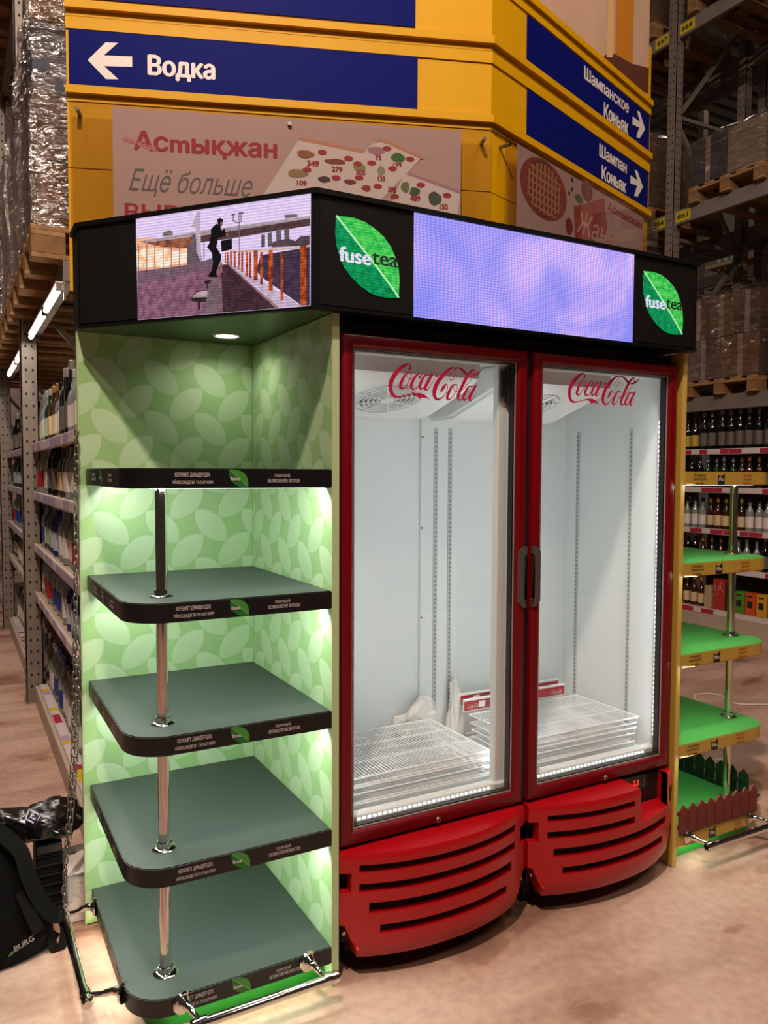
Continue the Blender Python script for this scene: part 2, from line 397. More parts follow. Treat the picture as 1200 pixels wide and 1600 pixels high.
for i, z in enumerate(LEVELS):
    s = obj('shelf', shelf_board_bm(-.5825, -.0235, .0, .6625, z-TH, z, .105, 'left'), [fascia, shelf_top], unit)
    yf = -.0012; zc = z-TH/2
    for line, x0, w, h, dz in (('КЕРЕМЕТ ДӘМДЕРДІҢ', -.462, .09, .0125, .0025), ('ҮЙЛЕСІМДІГІН ТАТЫП КӨР!', -.469, .106, .0125, -.0155), ('ПОПРОБУЙ', -.193, .043, .0095, .0035), ('ВЕЛИКОЛЕПИЕ ВКУСОВ!', -.213, .092, .0095, -.0105)):
        if i == 4 and x0 > -.464 and w == .09: pass
        obj('lettering', letter(B(), line, (x0, yf, zc+dz), X, Z, w, h, bold=.012), letter_white, s, smooth=False)
    leaf_emblem(s, (-.294, 0, zc), X, Z, -Y, .23, 1.12, leaf_print, tea=False, lift=.001)
    # same print, smaller, on the side
    for line, y0, w, dz in (('КЕРЕМЕТ', .52, .06, .003), ('ДӘМДЕРДІҢ', .53, .08, -.011), ('ПОПРОБУЙ', .235, .045, .003), ('ВКУСОВ!', .243, .06, -.011)):
        obj('lettering', letter(B(), line, (-.5837, y0, zc+dz), -Y, Z, w, .009, bold=.012), letter_white, s, smooth=False)
    leaf_emblem(s, (-.5825, .36, zc), -Y, Z, -X, .21, 1.0, leaf_print, tea=False, lift=.001)
    zl = z-TH
    tube_pts = [(-.03, .034, zl+.0015), (-.45, .034, zl+.0015), (-.51, .058, zl+.0015), (-.543, .12, zl+.0015), (-.543, .645, zl+.0015)]
    if i < 4:
        obj('led_strip', tube(B(), tube_pts, .003, 6), LED, s)
        area_light('shelf_led_front', (-.28, .040, zl-.004), (-.28, .30, zl-.35), 2.3, (.93, 1.0, .92), .5, .012)
        area_light('shelf_led_side', (-.535, .38, zl-.004), (-.28, .38, zl-.35), 1.7, (.95, 1.0, .92), .5, .012)
    else:
        obj('led_strip', tube(B(), tube_pts, .003, 6), LED, s)
        area_light('base_led_front', (-.27, .035, zl-.004), (-.27, -.02, 0), .45, (.80, 1.0, .62), .46, .012)
        area_light('base_led_side', (-.552, .38, zl-.004), (-.64, .38, 0), .8, (1.0, .78, .58), .5, .012)
plinth_green = mat('green_plinth', '#16a232', .3, coat=.3)
obj('plinth', shelf_board_bm(-.535, -.0235, .055, .66, 0, LEVELS[4]-TH-.0005, .09, 'left'), [plinth_green, plinth_green], unit)
PX, PY = -.472, .112
for i in range(4):
    z1, z0 = LEVELS[i]-TH, LEVELS[i+1]
    p = obj('pole', cyl(B(), (PX, PY, z0), (PX, PY, z1), .0155, n=20), chrome, unit)
    bm = lathe(B(), [(.0335, 0), (.0335, .003), (.030, .006), (.021, .0075), (.020, .020), (.0158, .021)], (PX, PY, z0), 24)
    fl_ = obj('flange', bm, chrome, p)
    bm = B()
    for k in range(3):
        a = .6+k*2.094; cyl(bm, (PX+.0265*math.cos(a), PY+.0265*math.sin(a), z0+.004), (PX+.0265*math.cos(a), PY+.0265*math.sin(a), z0+.0085), .0035, n=8)
    obj('flange_screw', bm, mat('screw_steel', '#77726c', .35, 1), p)
def bumper_rail(parent, a, b, feet, name='bumper_rail'):
    """chrome bar with end caps on two cone brackets whose round flanges screw to the shelf edge"""
    a, b = Vector(a), Vector(b); d = (b-a).normalized()
    r = obj(name, cyl(B(), a, b, .0135, n=20), chrome, parent)
    for e, s in ((a, -1), (b, 1)):
        bm = B(); cyl(bm, e-d*.004*s, e+d*.016*s, .0165, n=20); cyl(bm, e+d*.016*s, e+d*.022*s, .0165, .011, n=20)
        obj('end_cap', bm, chrome, r)
    for f, t in feet:
        f, t = Vector(f), Vector(t); n = (Vector((t.x, t.y, 0))-Vector((f.x, f.y, 0))).normalized()
        bm = B(); cyl(bm, f-n*.003, f+n*.004, .029, .027, n=24); cyl(bm, f+n*.004, f+n*.014, .022, .013, n=20)
        tube(bm, smooth_line([tuple(f+n*.01), tuple(f+n*.03), tuple(f.lerp(t, .55)), tuple(t)], 4), [.012]*4+[.0095]*4+[.0075]*4+[.0085], 12)
        cyl(bm, t-d*.011, t+d*.011, .0165, n=16)
        obj('bracket', bm, chrome, r)
    return r
bumper_rail(unit, (-.672, .655, .075), (-.67, .165, .075), [((-.5825, .589, .098), (-.672, .62, .078)), ((-.5825, .118, .098), (-.67, .185, .078))])
bumper_rail(unit, (-.435, -.083, .086), (-.06, -.083, .088), [((-.452, 0, .097), (-.425, -.08, .086)), ((-.095, 0, .099), (-.073, -.08, .088))])

# ================================================================ LED light box over shelf and refrigerator
ZH0, ZH1 = 1.9375, 2.2564
E0, E1 = Vector((-.604, .609, 0)), Vector((-.0824, -.03, 0)); ED = (E1-E0).normalized(); EN = Vector((ED.y, -ED.x, 0))
hb = thing('led_light_box', 'black overhead light box with LED screens and leaf emblems above the refrigerator', 'display', (.4, .33, ZH0))
plan = [(-.604, .609), (-.0824, -.03), (1.42, -.03), (1.42, .72), (-.604, .72)]
box_black = mat('light_box_black', '#060607', .5, spec=.25)
shell = obj('housing', prism(B(), plan, (0, 0, ZH0+.006), X, Y, Z, ZH1-.014-ZH0-.006), box_black, hb)
obj('top_lid', prism(B(), [(-.612, .607), (-.0865, -.038), (1.428, -.038), (1.428, .725), (-.612, .725)], (0, 0, ZH1-.014), X, Y, Z, .014), box_black, hb)
obj('bottom_trim', prism(B(), [(-.606, .606), (-.0835, -.033), (1.424, -.033), (1.424, .0), (-.065, .0), (-.58, .63)], (0, 0, ZH0), X, Y, Z, .008), box_black, hb)
obj('soffit_board', prism(B(), [(-.59, .613), (-.085, -.005), (-.023, -.005), (-.023, .663), (-.59, .663)], (0, 0, ZH0-.0005), X, Y, Z, .006), mat('soffit_green', '#42633a', .4), hb)
dl = (-.168, .495)
d = obj('downlight', lathe(B(), [(.046, 0), (.046, -.003), (.040, -.006), (.036, -.004), (.036, -.0005)], (dl[0], dl[1], ZH0-.0006), 28), mat('downlight_ring', '#d8d4cc', .4), hb)
obj('diffuser', lathe(B(), [(.034, 0), (.034, -.003)], (dl[0], dl[1], ZH0-.0015), 24), mat('downlight_glow', '#fff6e6', .5, emit=9), d)
area_light('downlight_beam', (dl[0], dl[1], ZH0-.012), (dl[0], dl[1], 1), .62, (1, .93, .82), .06, shape='DISK', spread=2.6)
# blank mask sheets left and right of the screens
front_face = mat('led_mask_brown_black', '#100c0b', .6, spec=.2)
for x0, x1 in ((-.073, .2205), (1.0998, 1.408)): obj('mask_sheet', box(B(), x0, x1, -.0315, -.0298, ZH0+.012, ZH1-.018), front_face, hb)

def led_material(name, stops_node):
    m = bpy.data.materials.new(name); m.use_nodes = True; nt = m.node_tree; nt.nodes.clear()
    out = nt.nodes.new('ShaderNodeOutputMaterial'); em = nt.nodes.new('ShaderNodeEmission'); nt.links.new(em.outputs[0], out.inputs[0])
    col = stops_node(nt); nt.links.new(col, em.inputs[0])
    # pixel rows of the panel
    tc = nt.nodes.new('ShaderNodeTexCoord'); w = nt.nodes.new('ShaderNodeTexWave'); w.wave_type = 'BANDS'; w.bands_direction = 'Z'; w.inputs['Scale'].default_value = 39
    nt.links.new(tc.outputs['Object'], w.inputs['Vector'])
    r = nt.nodes.new('ShaderNodeMapRange'); r.inputs[3].default_value = .90; r.inputs[4].default_value = 1.28
    nt.links.new(w.outputs['Fac'], r.inputs[0]); nt.links.new(r.outputs[0], em.inputs[1])
    return m
def moire(nt):
    L = nt.links.new; tc = nt.nodes.new('ShaderNodeTexCoord')
    n = nt.nodes.new('ShaderNodeTexNoise'); n.inputs['Scale'].default_value = 3.2; n.inputs['Detail'].default_value = 2; n.inputs['Distortion'].default_value = .6; L(tc.outputs['Object'], n.inputs['Vector'])
    w = nt.nodes.new('ShaderNodeTexWave'); w.bands_direction = 'X'; w.inputs['Scale'].default_value = 26; w.inputs['Distortion'].default_value = 14; w.inputs['Detail'].default_value = 1; w.inputs['Detail Scale'].default_value = .22
    L(tc.outputs['Object'], w.inputs['Vector'])
    r1 = nt.nodes.new('ShaderNodeValToRGB'); r1.color_ramp.elements[0].position = .36; r1.color_ramp.elements[0].color = lin('#8094f0'); r1.color_ramp.elements[1].position = .64; r1.color_ramp.elements[1].color = lin('#ecd6fa')
    q = r1.color_ramp.elements.new(.5); q.color = lin('#b2b0f4')
    L(n.outputs['Fac'], r1.inputs[0])
    r2 = nt.nodes.new('ShaderNodeValToRGB'); r2.color_ramp.elements[0].color = lin('#93b8ff'); r2.color_ramp.elements[1].color = lin('#ffc6ee'); L(w.outputs['Fac'], r2.inputs[0])
    x = nt.nodes.new('ShaderNodeMix'); x.data_type = 'RGBA'; x.blend_type = 'MULTIPLY'; x.inputs[0].default_value = 1; L(r1.outputs[0], x.inputs[6]); L(r2.outputs[0], x.inputs[7])
    y = nt.nodes.new('ShaderNodeMix'); y.data_type = 'RGBA'; y.blend_type = 'ADD'; y.inputs[0].default_value = .10; L(x.outputs[2], y.inputs[6]); y.inputs[7].default_value = (1, 1, 1, 1); 
    return y.outputs[2]
def plain(c):
    def f(nt):
        n = nt.nodes.new('ShaderNodeRGB'); n.outputs[0].default_value = lin(c); return n.outputs[0]
    return f
def ground_mottle(a, b):
    def f(nt):
        tc = nt.nodes.new('ShaderNodeTexCoord'); n = nt.nodes.new('ShaderNodeTexNoise'); n.inputs['Scale'].default_value = 60; nt.links.new(tc.outputs['Object'], n.inputs['Vector'])
        r = nt.nodes.new('ShaderNodeValToRGB'); r.color_ramp.elements[0].position = .35; r.color_ramp.elements[0].color = lin(a); r.color_ramp.elements[1].position = .65; r.color_ramp.elements[1].color = lin(b)
        nt.links.new(n.outputs['Fac'], r.inputs[0]); return r.outputs[0]
    return f
obj('led_screen', box(B(), .2224, 1.0982, -.0345, -.0305, 1.9434, 2.2404), led_material('led_moire', moire), hb, smooth=False)
SCREEN = [["sky",[[0.227,2.2443],[0.8075,2.2426],[0.8059,1.9442],[0.2302,1.9455]]],["glow_haze",[[0.2267,2.1845],[0.2692,2.1845],[0.3367,2.1682],[0.3918,2.1445],[0.4109,2.138],[0.4104,2.0842],[0.2305,2.0917]]],["glow_bright",[[0.2284,2.1474],[0.2631,2.1531],[0.3197,2.1496],[0.3642,2.1338],[0.4093,2.1382],[0.4078,2.098],[0.319,2.0927],[0.2289,2.1011]]],["bridge_far",[[0.2404,2.1738],[0.4276,2.1788],[0.4272,2.1364],[0.3863,2.1405],[0.3197,2.1509],[0.2576,2.1697]]],["bridge_top",[[0.2634,2.176],[0.4573,2.1822],[0.4947,2.1816],[0.8066,2.1827],[0.8065,2.1765],[0.4946,2.1693],[0.4572,2.1689],[0.2633,2.1691]]],["bridge_side",[[0.4275,2.1676],[0.4946,2.1693],[0.8065,2.1765],[0.8065,2.1572],[0.6894,2.1546],[0.547,2.1496],[0.4274,2.1498]]],["pier",[[0.4111,2.1515],[0.4274,2.152],[0.4276,2.1765],[0.4518,2.1695],[0.4592,2.0931],[0.4509,2.0715],[0.4077,2.0935]]],["pier",[[0.6554,2.1493],[0.6674,2.1497],[0.6673,2.1154],[0.6553,2.1153]]],["pier",[[0.6754,2.1518],[0.6894,2.1524],[0.6907,2.1138],[0.6768,2.1144]]],["pier",[[0.7018,2.1575],[0.7175,2.1579],[0.7199,2.113],[0.7041,2.1125]]],["pier",[[0.7278,2.1588],[0.7435,2.1601],[0.7443,2.1117],[0.7287,2.1121]]],["crane",[[0.4224,2.1949],[0.4444,2.2369],[0.4551,2.2356],[0.4565,2.0933],[0.4407,2.1261],[0.4386,2.1931]]],["bush",[[0.6892,2.1119],[0.6917,2.1266],[0.7385,2.131],[0.7628,2.1212],[0.7773,2.1323],[0.806,2.1313],[0.806,2.1041]]],["truck",[[0.7289,2.1956],[0.7677,2.1923],[0.7687,2.1838],[0.7299,2.1853]]],["truck",[[0.323,2.1901],[0.3482,2.1964],[0.3593,2.1907],[0.3591,2.1803],[0.324,2.1796]]],["wall_low",[[0.2305,2.0894],[0.319,2.0891],[0.3913,2.0905],[0.4511,2.0938],[0.4993,2.1025],[0.499,2.0693],[0.3744,2.0604],[0.2305,2.0523]]],["ground",[[0.2305,2.0523],[0.3744,2.0604],[0.4991,2.0716],[0.536,2.0814],[0.7036,1.9446],[0.2302,1.9455]]],["dark_ground",[[0.5229,2.0738],[0.5465,2.0804],[0.7036,1.9446],[0.5298,1.945]]],["road",[[0.6542,2.0939],[0.806,2.1012],[0.8059,1.9442],[0.7819,1.946],[0.6539,2.0357],[0.6388,2.0543]]],["kerb",[[0.5361,2.0879],[0.5569,2.0838],[0.6538,2.0227],[0.7819,1.946],[0.7036,1.9446],[0.6386,2.011],[0.5877,2.0459]]],["kerb_line",[[0.5361,2.0866],[0.5413,2.0861],[0.6107,2.0286],[0.7036,1.9519],[0.711,1.944],[0.7011,1.9448],[0.6082,2.0245]]],["rail_top",[[0.5571,2.1166],[0.6391,2.1105],[0.7773,2.105],[0.806,2.1062],[0.806,2.1012],[0.7773,2.0999],[0.6391,2.1053],[0.5571,2.1092]]],["orange_post",[[0.5368,2.1142],[0.541,2.1138],[0.5408,2.0853],[0.5366,2.0857]]],["orange_post",[[0.5441,2.1135],[0.5493,2.113],[0.5491,2.0801],[0.5439,2.0806]]],["orange_post",[[0.554,2.1147],[0.5602,2.1141],[0.56,2.0725],[0.5537,2.0731]]],["orange_post",[[0.567,2.1134],[0.5732,2.1128],[0.5729,2.0669],[0.5667,2.0675]]],["orange_post",[[0.5809,2.1077],[0.585,2.1072],[0.5847,2.0615],[0.5806,2.0618]]],["orange_post",[[0.5907,2.1089],[0.5979,2.1081],[0.5976,2.0538],[0.5904,2.0544]]],["orange_post",[[0.6066,2.1073],[0.6127,2.1067],[0.6123,2.0394],[0.6062,2.0399]]],["orange_post",[[0.6163,2.1063],[0.6234,2.1056],[0.623,2.0341],[0.6159,2.0347]]],["orange_post",[[0.6315,2.1091],[0.6446,2.1078],[0.6443,2.0257],[0.6311,2.0269]]],["orange_post",[[0.6522,2.1027],[0.6602,2.1019],[0.6598,2.0136],[0.6518,2.0143]]],["orange_post",[[0.6792,2.1056],[0.6922,2.1043],[0.6918,1.9937],[0.6788,1.9947]]],["orange_post",[[0.7169,2.0941],[0.7257,2.0932],[0.7254,1.9644],[0.7165,1.9651]]],["orange_post",[[0.7777,2.107],[0.796,2.1051],[0.7958,1.9462],[0.7775,1.9476]]],["fence_bar",[[0.2356,2.1651],[0.2385,2.1648],[0.237,2.0564],[0.2341,2.0567]]],["fence_bar",[[0.2655,2.1648],[0.2684,2.1645],[0.2669,2.0585],[0.2641,2.0587]]],["fence_bar",[[0.2951,2.1644],[0.2979,2.1641],[0.2966,2.0605],[0.2937,2.0607]]],["fence_bar",[[0.3244,2.1641],[0.3272,2.1638],[0.3259,2.0625],[0.3231,2.0627]]],["fence_bar",[[0.3534,2.1638],[0.3562,2.1635],[0.355,2.0644],[0.3523,2.0647]]],["fence_bar",[[0.3822,2.1635],[0.3849,2.1632],[0.3839,2.0664],[0.3811,2.0666]]],["fence_bar",[[0.4106,2.1631],[0.4134,2.1629],[0.4124,2.0683],[0.4097,2.0686]]],["fence_bar",[[0.4388,2.1628],[0.4415,2.1625],[0.4407,2.0702],[0.438,2.0705]]],["fence_bar",[[0.4668,2.1625],[0.4695,2.1622],[0.4687,2.0721],[0.466,2.0724]]],["lamp",[[0.5836,2.2139],[0.5862,2.2136],[0.5879,2.0721],[0.5848,2.0724]]],["lamp",[[0.5629,2.1989],[0.5835,2.1909],[0.5948,2.1953],[0.5948,2.1931],[0.5834,2.1883],[0.5629,2.1963]]],["lamp",[[0.5604,2.2166],[0.5723,2.2174],[0.5723,2.2122],[0.5604,2.2114]]],["lamp",[[0.5836,2.2182],[0.6,2.2185],[0.6,2.2129],[0.5836,2.2126]]],["lamp",[[0.5645,2.214],[0.5681,2.2136],[0.568,2.1962],[0.5644,2.1966]]],["lamp",[[0.5903,2.2153],[0.5934,2.2149],[0.5932,2.1933],[0.5902,2.1936]]],["bench",[[0.422,1.9933],[0.4396,2.0121],[0.4799,2.0133],[0.4771,1.9912],[0.4716,1.9782],[0.4257,1.9849]]],["bench_slat",[[0.4258,1.9952],[0.4423,2.0096],[0.4799,2.011],[0.476,1.9935]]],["bench",[[0.4458,1.9824],[0.4544,1.9818],[0.4542,1.9585],[0.4456,1.9591]]],["bench",[[0.4668,2.0389],[0.4908,2.0412],[0.4897,2.0325],[0.4817,2.03],[0.4816,2.0154],[0.4762,2.0158],[0.4764,2.0309],[0.4678,2.0334]]],["pillar",[[0.4687,1.9494],[0.48,2.0155],[0.4962,2.0474],[0.5084,2.0464],[0.5224,2.012],[0.5235,1.9454]]],["pillar",[[0.5084,2.0433],[0.5189,2.0423],[0.5198,2.0175],[0.5103,2.0218]]],["man",[[0.492,2.1828],[0.5106,2.1961],[0.5237,2.1881],[0.5262,2.1746],[0.5393,2.1797],[0.5418,2.1598],[0.5156,2.1538],[0.5101,2.1301],[0.5257,2.1065],[0.5246,2.0912],[0.5107,2.0661],[0.5069,2.0554],[0.4883,2.0504],[0.483,2.0553],[0.4948,2.0675],[0.4981,2.0894],[0.4941,2.1163],[0.4783,2.1334],[0.4864,2.1436],[0.4918,2.1607]]],["man",[[0.5133,2.2068],[0.5223,2.211],[0.5327,2.2046],[0.5316,2.1916],[0.5253,2.1844],[0.5159,2.1925]]],["man",[[0.483,2.0575],[0.5069,2.0576],[0.5147,2.0458],[0.4829,2.0486]]],["skin",[[0.5243,2.199],[0.5322,2.1981],[0.5305,2.1873],[0.5242,2.1849]]],["skin",[[0.5419,2.165],[0.5533,2.1629],[0.5512,2.1588],[0.5418,2.1589]]],["skin",[[0.5203,2.0872],[0.5282,2.0865],[0.5306,2.0576],[0.5227,2.0583]]],["case",[[0.525,2.1462],[0.5615,2.1489],[0.5624,2.1191],[0.5274,2.1152]]]]
SC_COL = dict(sky=('#d9c3ee', '#e8d2f2'), glow_haze=('#f2b08a', '#e8a690'), glow_bright=('#fff4e8', '#ffbe88'), bridge_far=('#6e3c34', '#b0684a'), bridge_top=('#9c8a90', '#b39ea4'), bridge_side=('#4c3434', '#5e4444'), pier=('#5a5058', '#6a6068'), crane=('#b0a0b0', '#c4b0c4'), bush=('#4a3c44', '#5c4a50'), truck=('#6e6468', '#7e7074'), wall_low=('#6a5460', '#7c6270'), ground=('#6f4a5a', '#94667a'), dark_ground=('#3a242c', '#4c323c'), road=('#3a2c40', '#4c3a4e'), kerb=('#b8a0b8', '#d0b8d0'), kerb_line=('#8a6a6c', '#9a7a7c'), rail_top=('#c89a88', '#e0c0b0'), orange_post=('#7c2c16', '#c85a2c'), fence_bar=('#6a4440', '#7a5450'), lamp=('#6c5560', '#7a6470'), bench=('#2c2024', '#3a2a2e'), bench_slat=('#9a8488', '#c4acb0'), pillar=('#6a545c', '#7c6670'), man=('#141014', '#1c181c'), skin=('#8a5a4c', '#9a6a58'), case=('#181418', '#201a1e'))
scr = None; base = E0+EN*.004
for k, (nm, pts) in enumerate(SCREEN):
    if nm == 'sky':
        scr = obj('led_screen', prism(B(), pts, base-EN*.0035, ED, Z, EN, .0035), led_material('led_sky', ground_mottle(*SC_COL['sky'])), hb, smooth=False); continue
    key = 'led_'+nm
    if key not in MATS: MATS[key] = led_material(key, ground_mottle(*SC_COL[nm]))
    bm = B(); flat(bm, pts, base+EN*(.0003+.00004*k), ED, Z)
    bmesh.ops.triangulate(bm, faces=bm.faces[:])
    obj('picture_'+nm, bm, MATS[key], scr, smooth=False)
bm = B()
flat(bm, [(.01, ZH0+.012), (.225, ZH0+.012), (.225, ZH1-.018), (.01, ZH1-.018)], E0+EN*.0015, ED, Z)
obj('mask_sheet', bm, mat('led_mask_black', '#060607', .5), hb, smooth=False)
leaf_led = [led_material('led_leaf_light', ground_mottle('#0fb24c', '#63d65c')), led_material('led_leaf_dark', ground_mottle('#0a7a48', '#16a05a')), led_material('led_leaf_rib', plain('#b4ecb0')), led_material('led_letter_white', plain('#e6dcf6')), mat('led_letter_dark', '#1c2a2a', .6)]
for cx, cz in ((.073, 2.0916), (1.2465, 2.0916)):
    leaf_emblem(hb, (cx, -.0318, cz), X, Z, -Y, 1.0, 1.0, leaf_led)

# ================================================================ red double-door refrigerator
fr = thing('double_door_refrigerator', 'red double-door glass refrigerator standing empty and lit, white wire shelves stacked inside', 'refrigerator', (.7, .35, 0))
liner_white = mat('liner_white', '#dfe4e3', .32)
FX0, FX1 = .0125, 1.3888
bm = B()
box(bm, FX0, .034, .056, .70, .09, 1.93); box(bm, 1.371, FX1, .056, .70, .09, 1.93); box(bm, .034, 1.371, .60, .70, .09, 1.93)
box(bm, .034, 1.371, .056, .60, 1.875, 1.93); box(bm, .034, 1.371, .056, .60, .36, .425)
obj('cabinet_shell', bm, mat('cabinet_black', '#0b0a0b', .5), fr, smooth=False)
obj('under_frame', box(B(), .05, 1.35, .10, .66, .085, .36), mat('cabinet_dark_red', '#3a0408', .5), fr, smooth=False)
bm = B()   # one moulded tub, open to the front
def quad(bm, a, b, c, d): bm.faces.new([bm.verts.new(p) for p in (a, b, c, d)])
IX0, IX1, IY0, IY1, IZ0, IZ1 = .036, 1.369, .058, .592, .432, 1.866
box(bm, IX0, IX0+.006, IY0, IY1, IZ0, IZ1); box(bm, IX1-.006, IX1, IY0, IY1, IZ0, IZ1); box(bm, IX0, IX1, IY1-.006, IY1, IZ0, IZ1)
box(bm, IX0, IX1, IY0, IY1, IZ1-.006, IZ1); box(bm, IX0, IX1, IY0, IY1, IZ0, IZ0+.006)
box(bm, IX0, IX1, IY0, .098, IZ0+.006, .462, .004); box(bm, IX0, IX1, IY0, .085, 1.842, IZ1-.006, .003)
liner = obj('liner', bm, liner_white, fr)
obj('centre_rib', box(B(), .624, .80, .574, .588, .44, 1.86, .003), liner_white, liner)
bm = B()
for k in range(4): cyl(bm, (.629, .575, .58+k*.35), (.629, .571, .58+k*.35), .004, n=8)
obj('rib_screw', bm, mat('screw_steel', '#77726c', .35, 1), liner)
def slot_track(cx, y, axis):
    bm = B(); 
    if axis == 'y': box(bm, cx-.0085, cx+.0085, y-.004, y, .45, 1.668)
    else: box(bm, cx, cx+.004, y-.0085, y+.0085, .45, 1.668)
    t = obj('shelf_track', bm, mat('track_grey', '#b9bebe', .4), liner)
    bm = B()
    for k in range(68):
        z = .47+k*.0175
        if axis == 'y': box(bm, cx-.0035, cx+.0035, y-.0046, y-.003, z, z+.009)
        else: box(bm, cx-.0006, cx+.002, y-.0035, y+.0035, z, z+.009)
    obj('track_slot', bm, mat('slot_grey', '#7d8485', .6), t, kind='stuff')
slot_track(.690, .574, 'y'); slot_track(.757, .574, 'y'); slot_track(1.359, .505, 'x'); slot_track(1.359, .21, 'x')
bm = box(B(), .606, .789, .0675, .098, .44, 1.855, .004)
obj('mullion', bm, liner_white, fr)
def fan_unit(x0, x1):
    prof = [(.10, 1.86), (.105, 1.80), (.15, 1.775), (.40, 1.70), (.43, 1.692), (.586, 1.692), (.586, 1.86)]
    bm = prism(B(), prof, (x0, 0, 0), Y, Z, X, x1-x0); bmesh.ops.recalc_face_normals(bm, faces=bm.faces[:])
    bmesh.ops.bevel(bm, geom=[e for e in bm.edges if abs(e.verts[0].co.x-e.verts[1].co.x) < 1e-6], offset=.012, segments=2, affect='EDGES')
    f = obj('fan_cover', bm, white_plastic, fr)
    c = Vector(((x0+x1)/2-.01, .275, 1.7365)); a = X; b = Vector((0, .25, -.075)).normalized(); n = a.cross(b); n = n if n.z < 0 else -n
    bm = B()
    for r in (.118, .098, .082, .066, .050, .034):
        tube(bm, [c+n*.004+a*(r*math.cos(t))+b*(r*math.sin(t)) for t in [2*math.pi*k/36 for k in range(36)]], .0028, 5, closed=True)
    for k in range(8):
        t = math.pi*2*k/8+.3; tube(bm, [c+n*.004+a*(.02*math.cos(t))+b*(.02*math.sin(t)), c+n*.004+a*(.125*math.cos(t))+b*(.125*math.sin(t))], .0035, 5)
    cyl(bm, c, c+n*.007, .024, n=20)
    obj('fan_grille', bm, white_plastic, f)
    bm = B()
    for r in (.09, .074, .058, .042):
        for k in range(24):
            t = 2*math.pi*k/24
            if abs(math.cos(t)) < .55: continue
            q = c+n*.0012+a*(r*math.cos(t))+b*(r*math.sin(t)); e = (-a*math.sin(t)+b*math.cos(t))*.008; w = (a*math.cos(t)+b*math.sin(t))*.004
            bm.faces.new([bm.verts.new(p) for p in (q-e-w, q+e-w, q+e+w, q-e+w)])
    obj('grille_slot', bm, mat('slot_dark', '#4c5152', .6), f, kind='stuff')
fan_unit(.07, .565); fan_unit(.655, 1.15)
obj('lamp_knob', lathe(B(), [(.012, 0), (.012, .02), (.006, .026)], (.175, .30, 1.665), 12), white_plastic, fr)
def led_and_reflection_row(a, b, step, parent_name, facing, energy=None):
    a, b = Vector(a), Vector(b); L_ = (b-a).length; d = (b-a).normalized(); f = Vector(facing)
    bm = B(); s = d.cross(f).normalized()*.008
    n = int(L_/step)
    o1 = bm; 
    for p in (a, b): pass
    vs = [a-s, a+s, b+s, b-s]
    back = [bm.verts.new(v-f*.003) for v in vs]; front = [bm.verts.new(v) for v in vs]
    bm.faces.new(back); bm.faces.new(front)
    for i in range(4): bm.faces.new((back[i], back[(i+1) % 4], front[(i+1) % 4], front[i]))
    r = obj('led_bar', bm, mat('led_bar_white', '#d8dcdc', .4), fr)
    bm = B()
    for k in range(n):
        q = a+d*(step*(k+.5))+f*.0015; e = d*(step*.30); w = s*.42
        bm.faces.new([bm.verts.new(p) for p in (q-e-w, q+e-w, q+e+w, q-e+w)])
    obj('led_chip', bm, mat('led_chip_white', '#f4fbff', .5, emit=2.0), r, kind='stuff')
led_and_reflection_row((.652, .064, .47), (.652, .064, 1.71), .0178, 'fr', (-.25, -1, 0))
led_and_reflection_row((1.346, .061, .50), (1.346, .061, 1.71), .0178, 'fr', (-.35, -1, 0))
led_and_reflection_row((.085, .056, .452), (.60, .056, .452), .0178, 'fr', (0, -1, .3))  # glowing dots along the bottom stand in for reflected LEDs
led_and_reflection_row((.76, .056, .452), (1.30, .056, .452), .0178, 'fr', (0, -1, .3))  # likewise an LED reflection built as a glowing row
CW = (.93, .98, 1.0)
area_light('mullion_led_left', (.622, .104, 1.12), (.30, .56, 1.12), 1.25, CW, .02, 1.25)
area_light('mullion_led_right', (.772, .104, 1.12), (1.1, .56, 1.12), 1.4, CW, .02, 1.25)
area_light('side_led_right', (1.335, .062, 1.12), (1.0, .56, 1.12), 1.0, CW, .02, 1.25)
area_light('side_led_left', (.05, .075, 1.12), (.40, .50, 1.12), .9, CW, .02, 1.25)

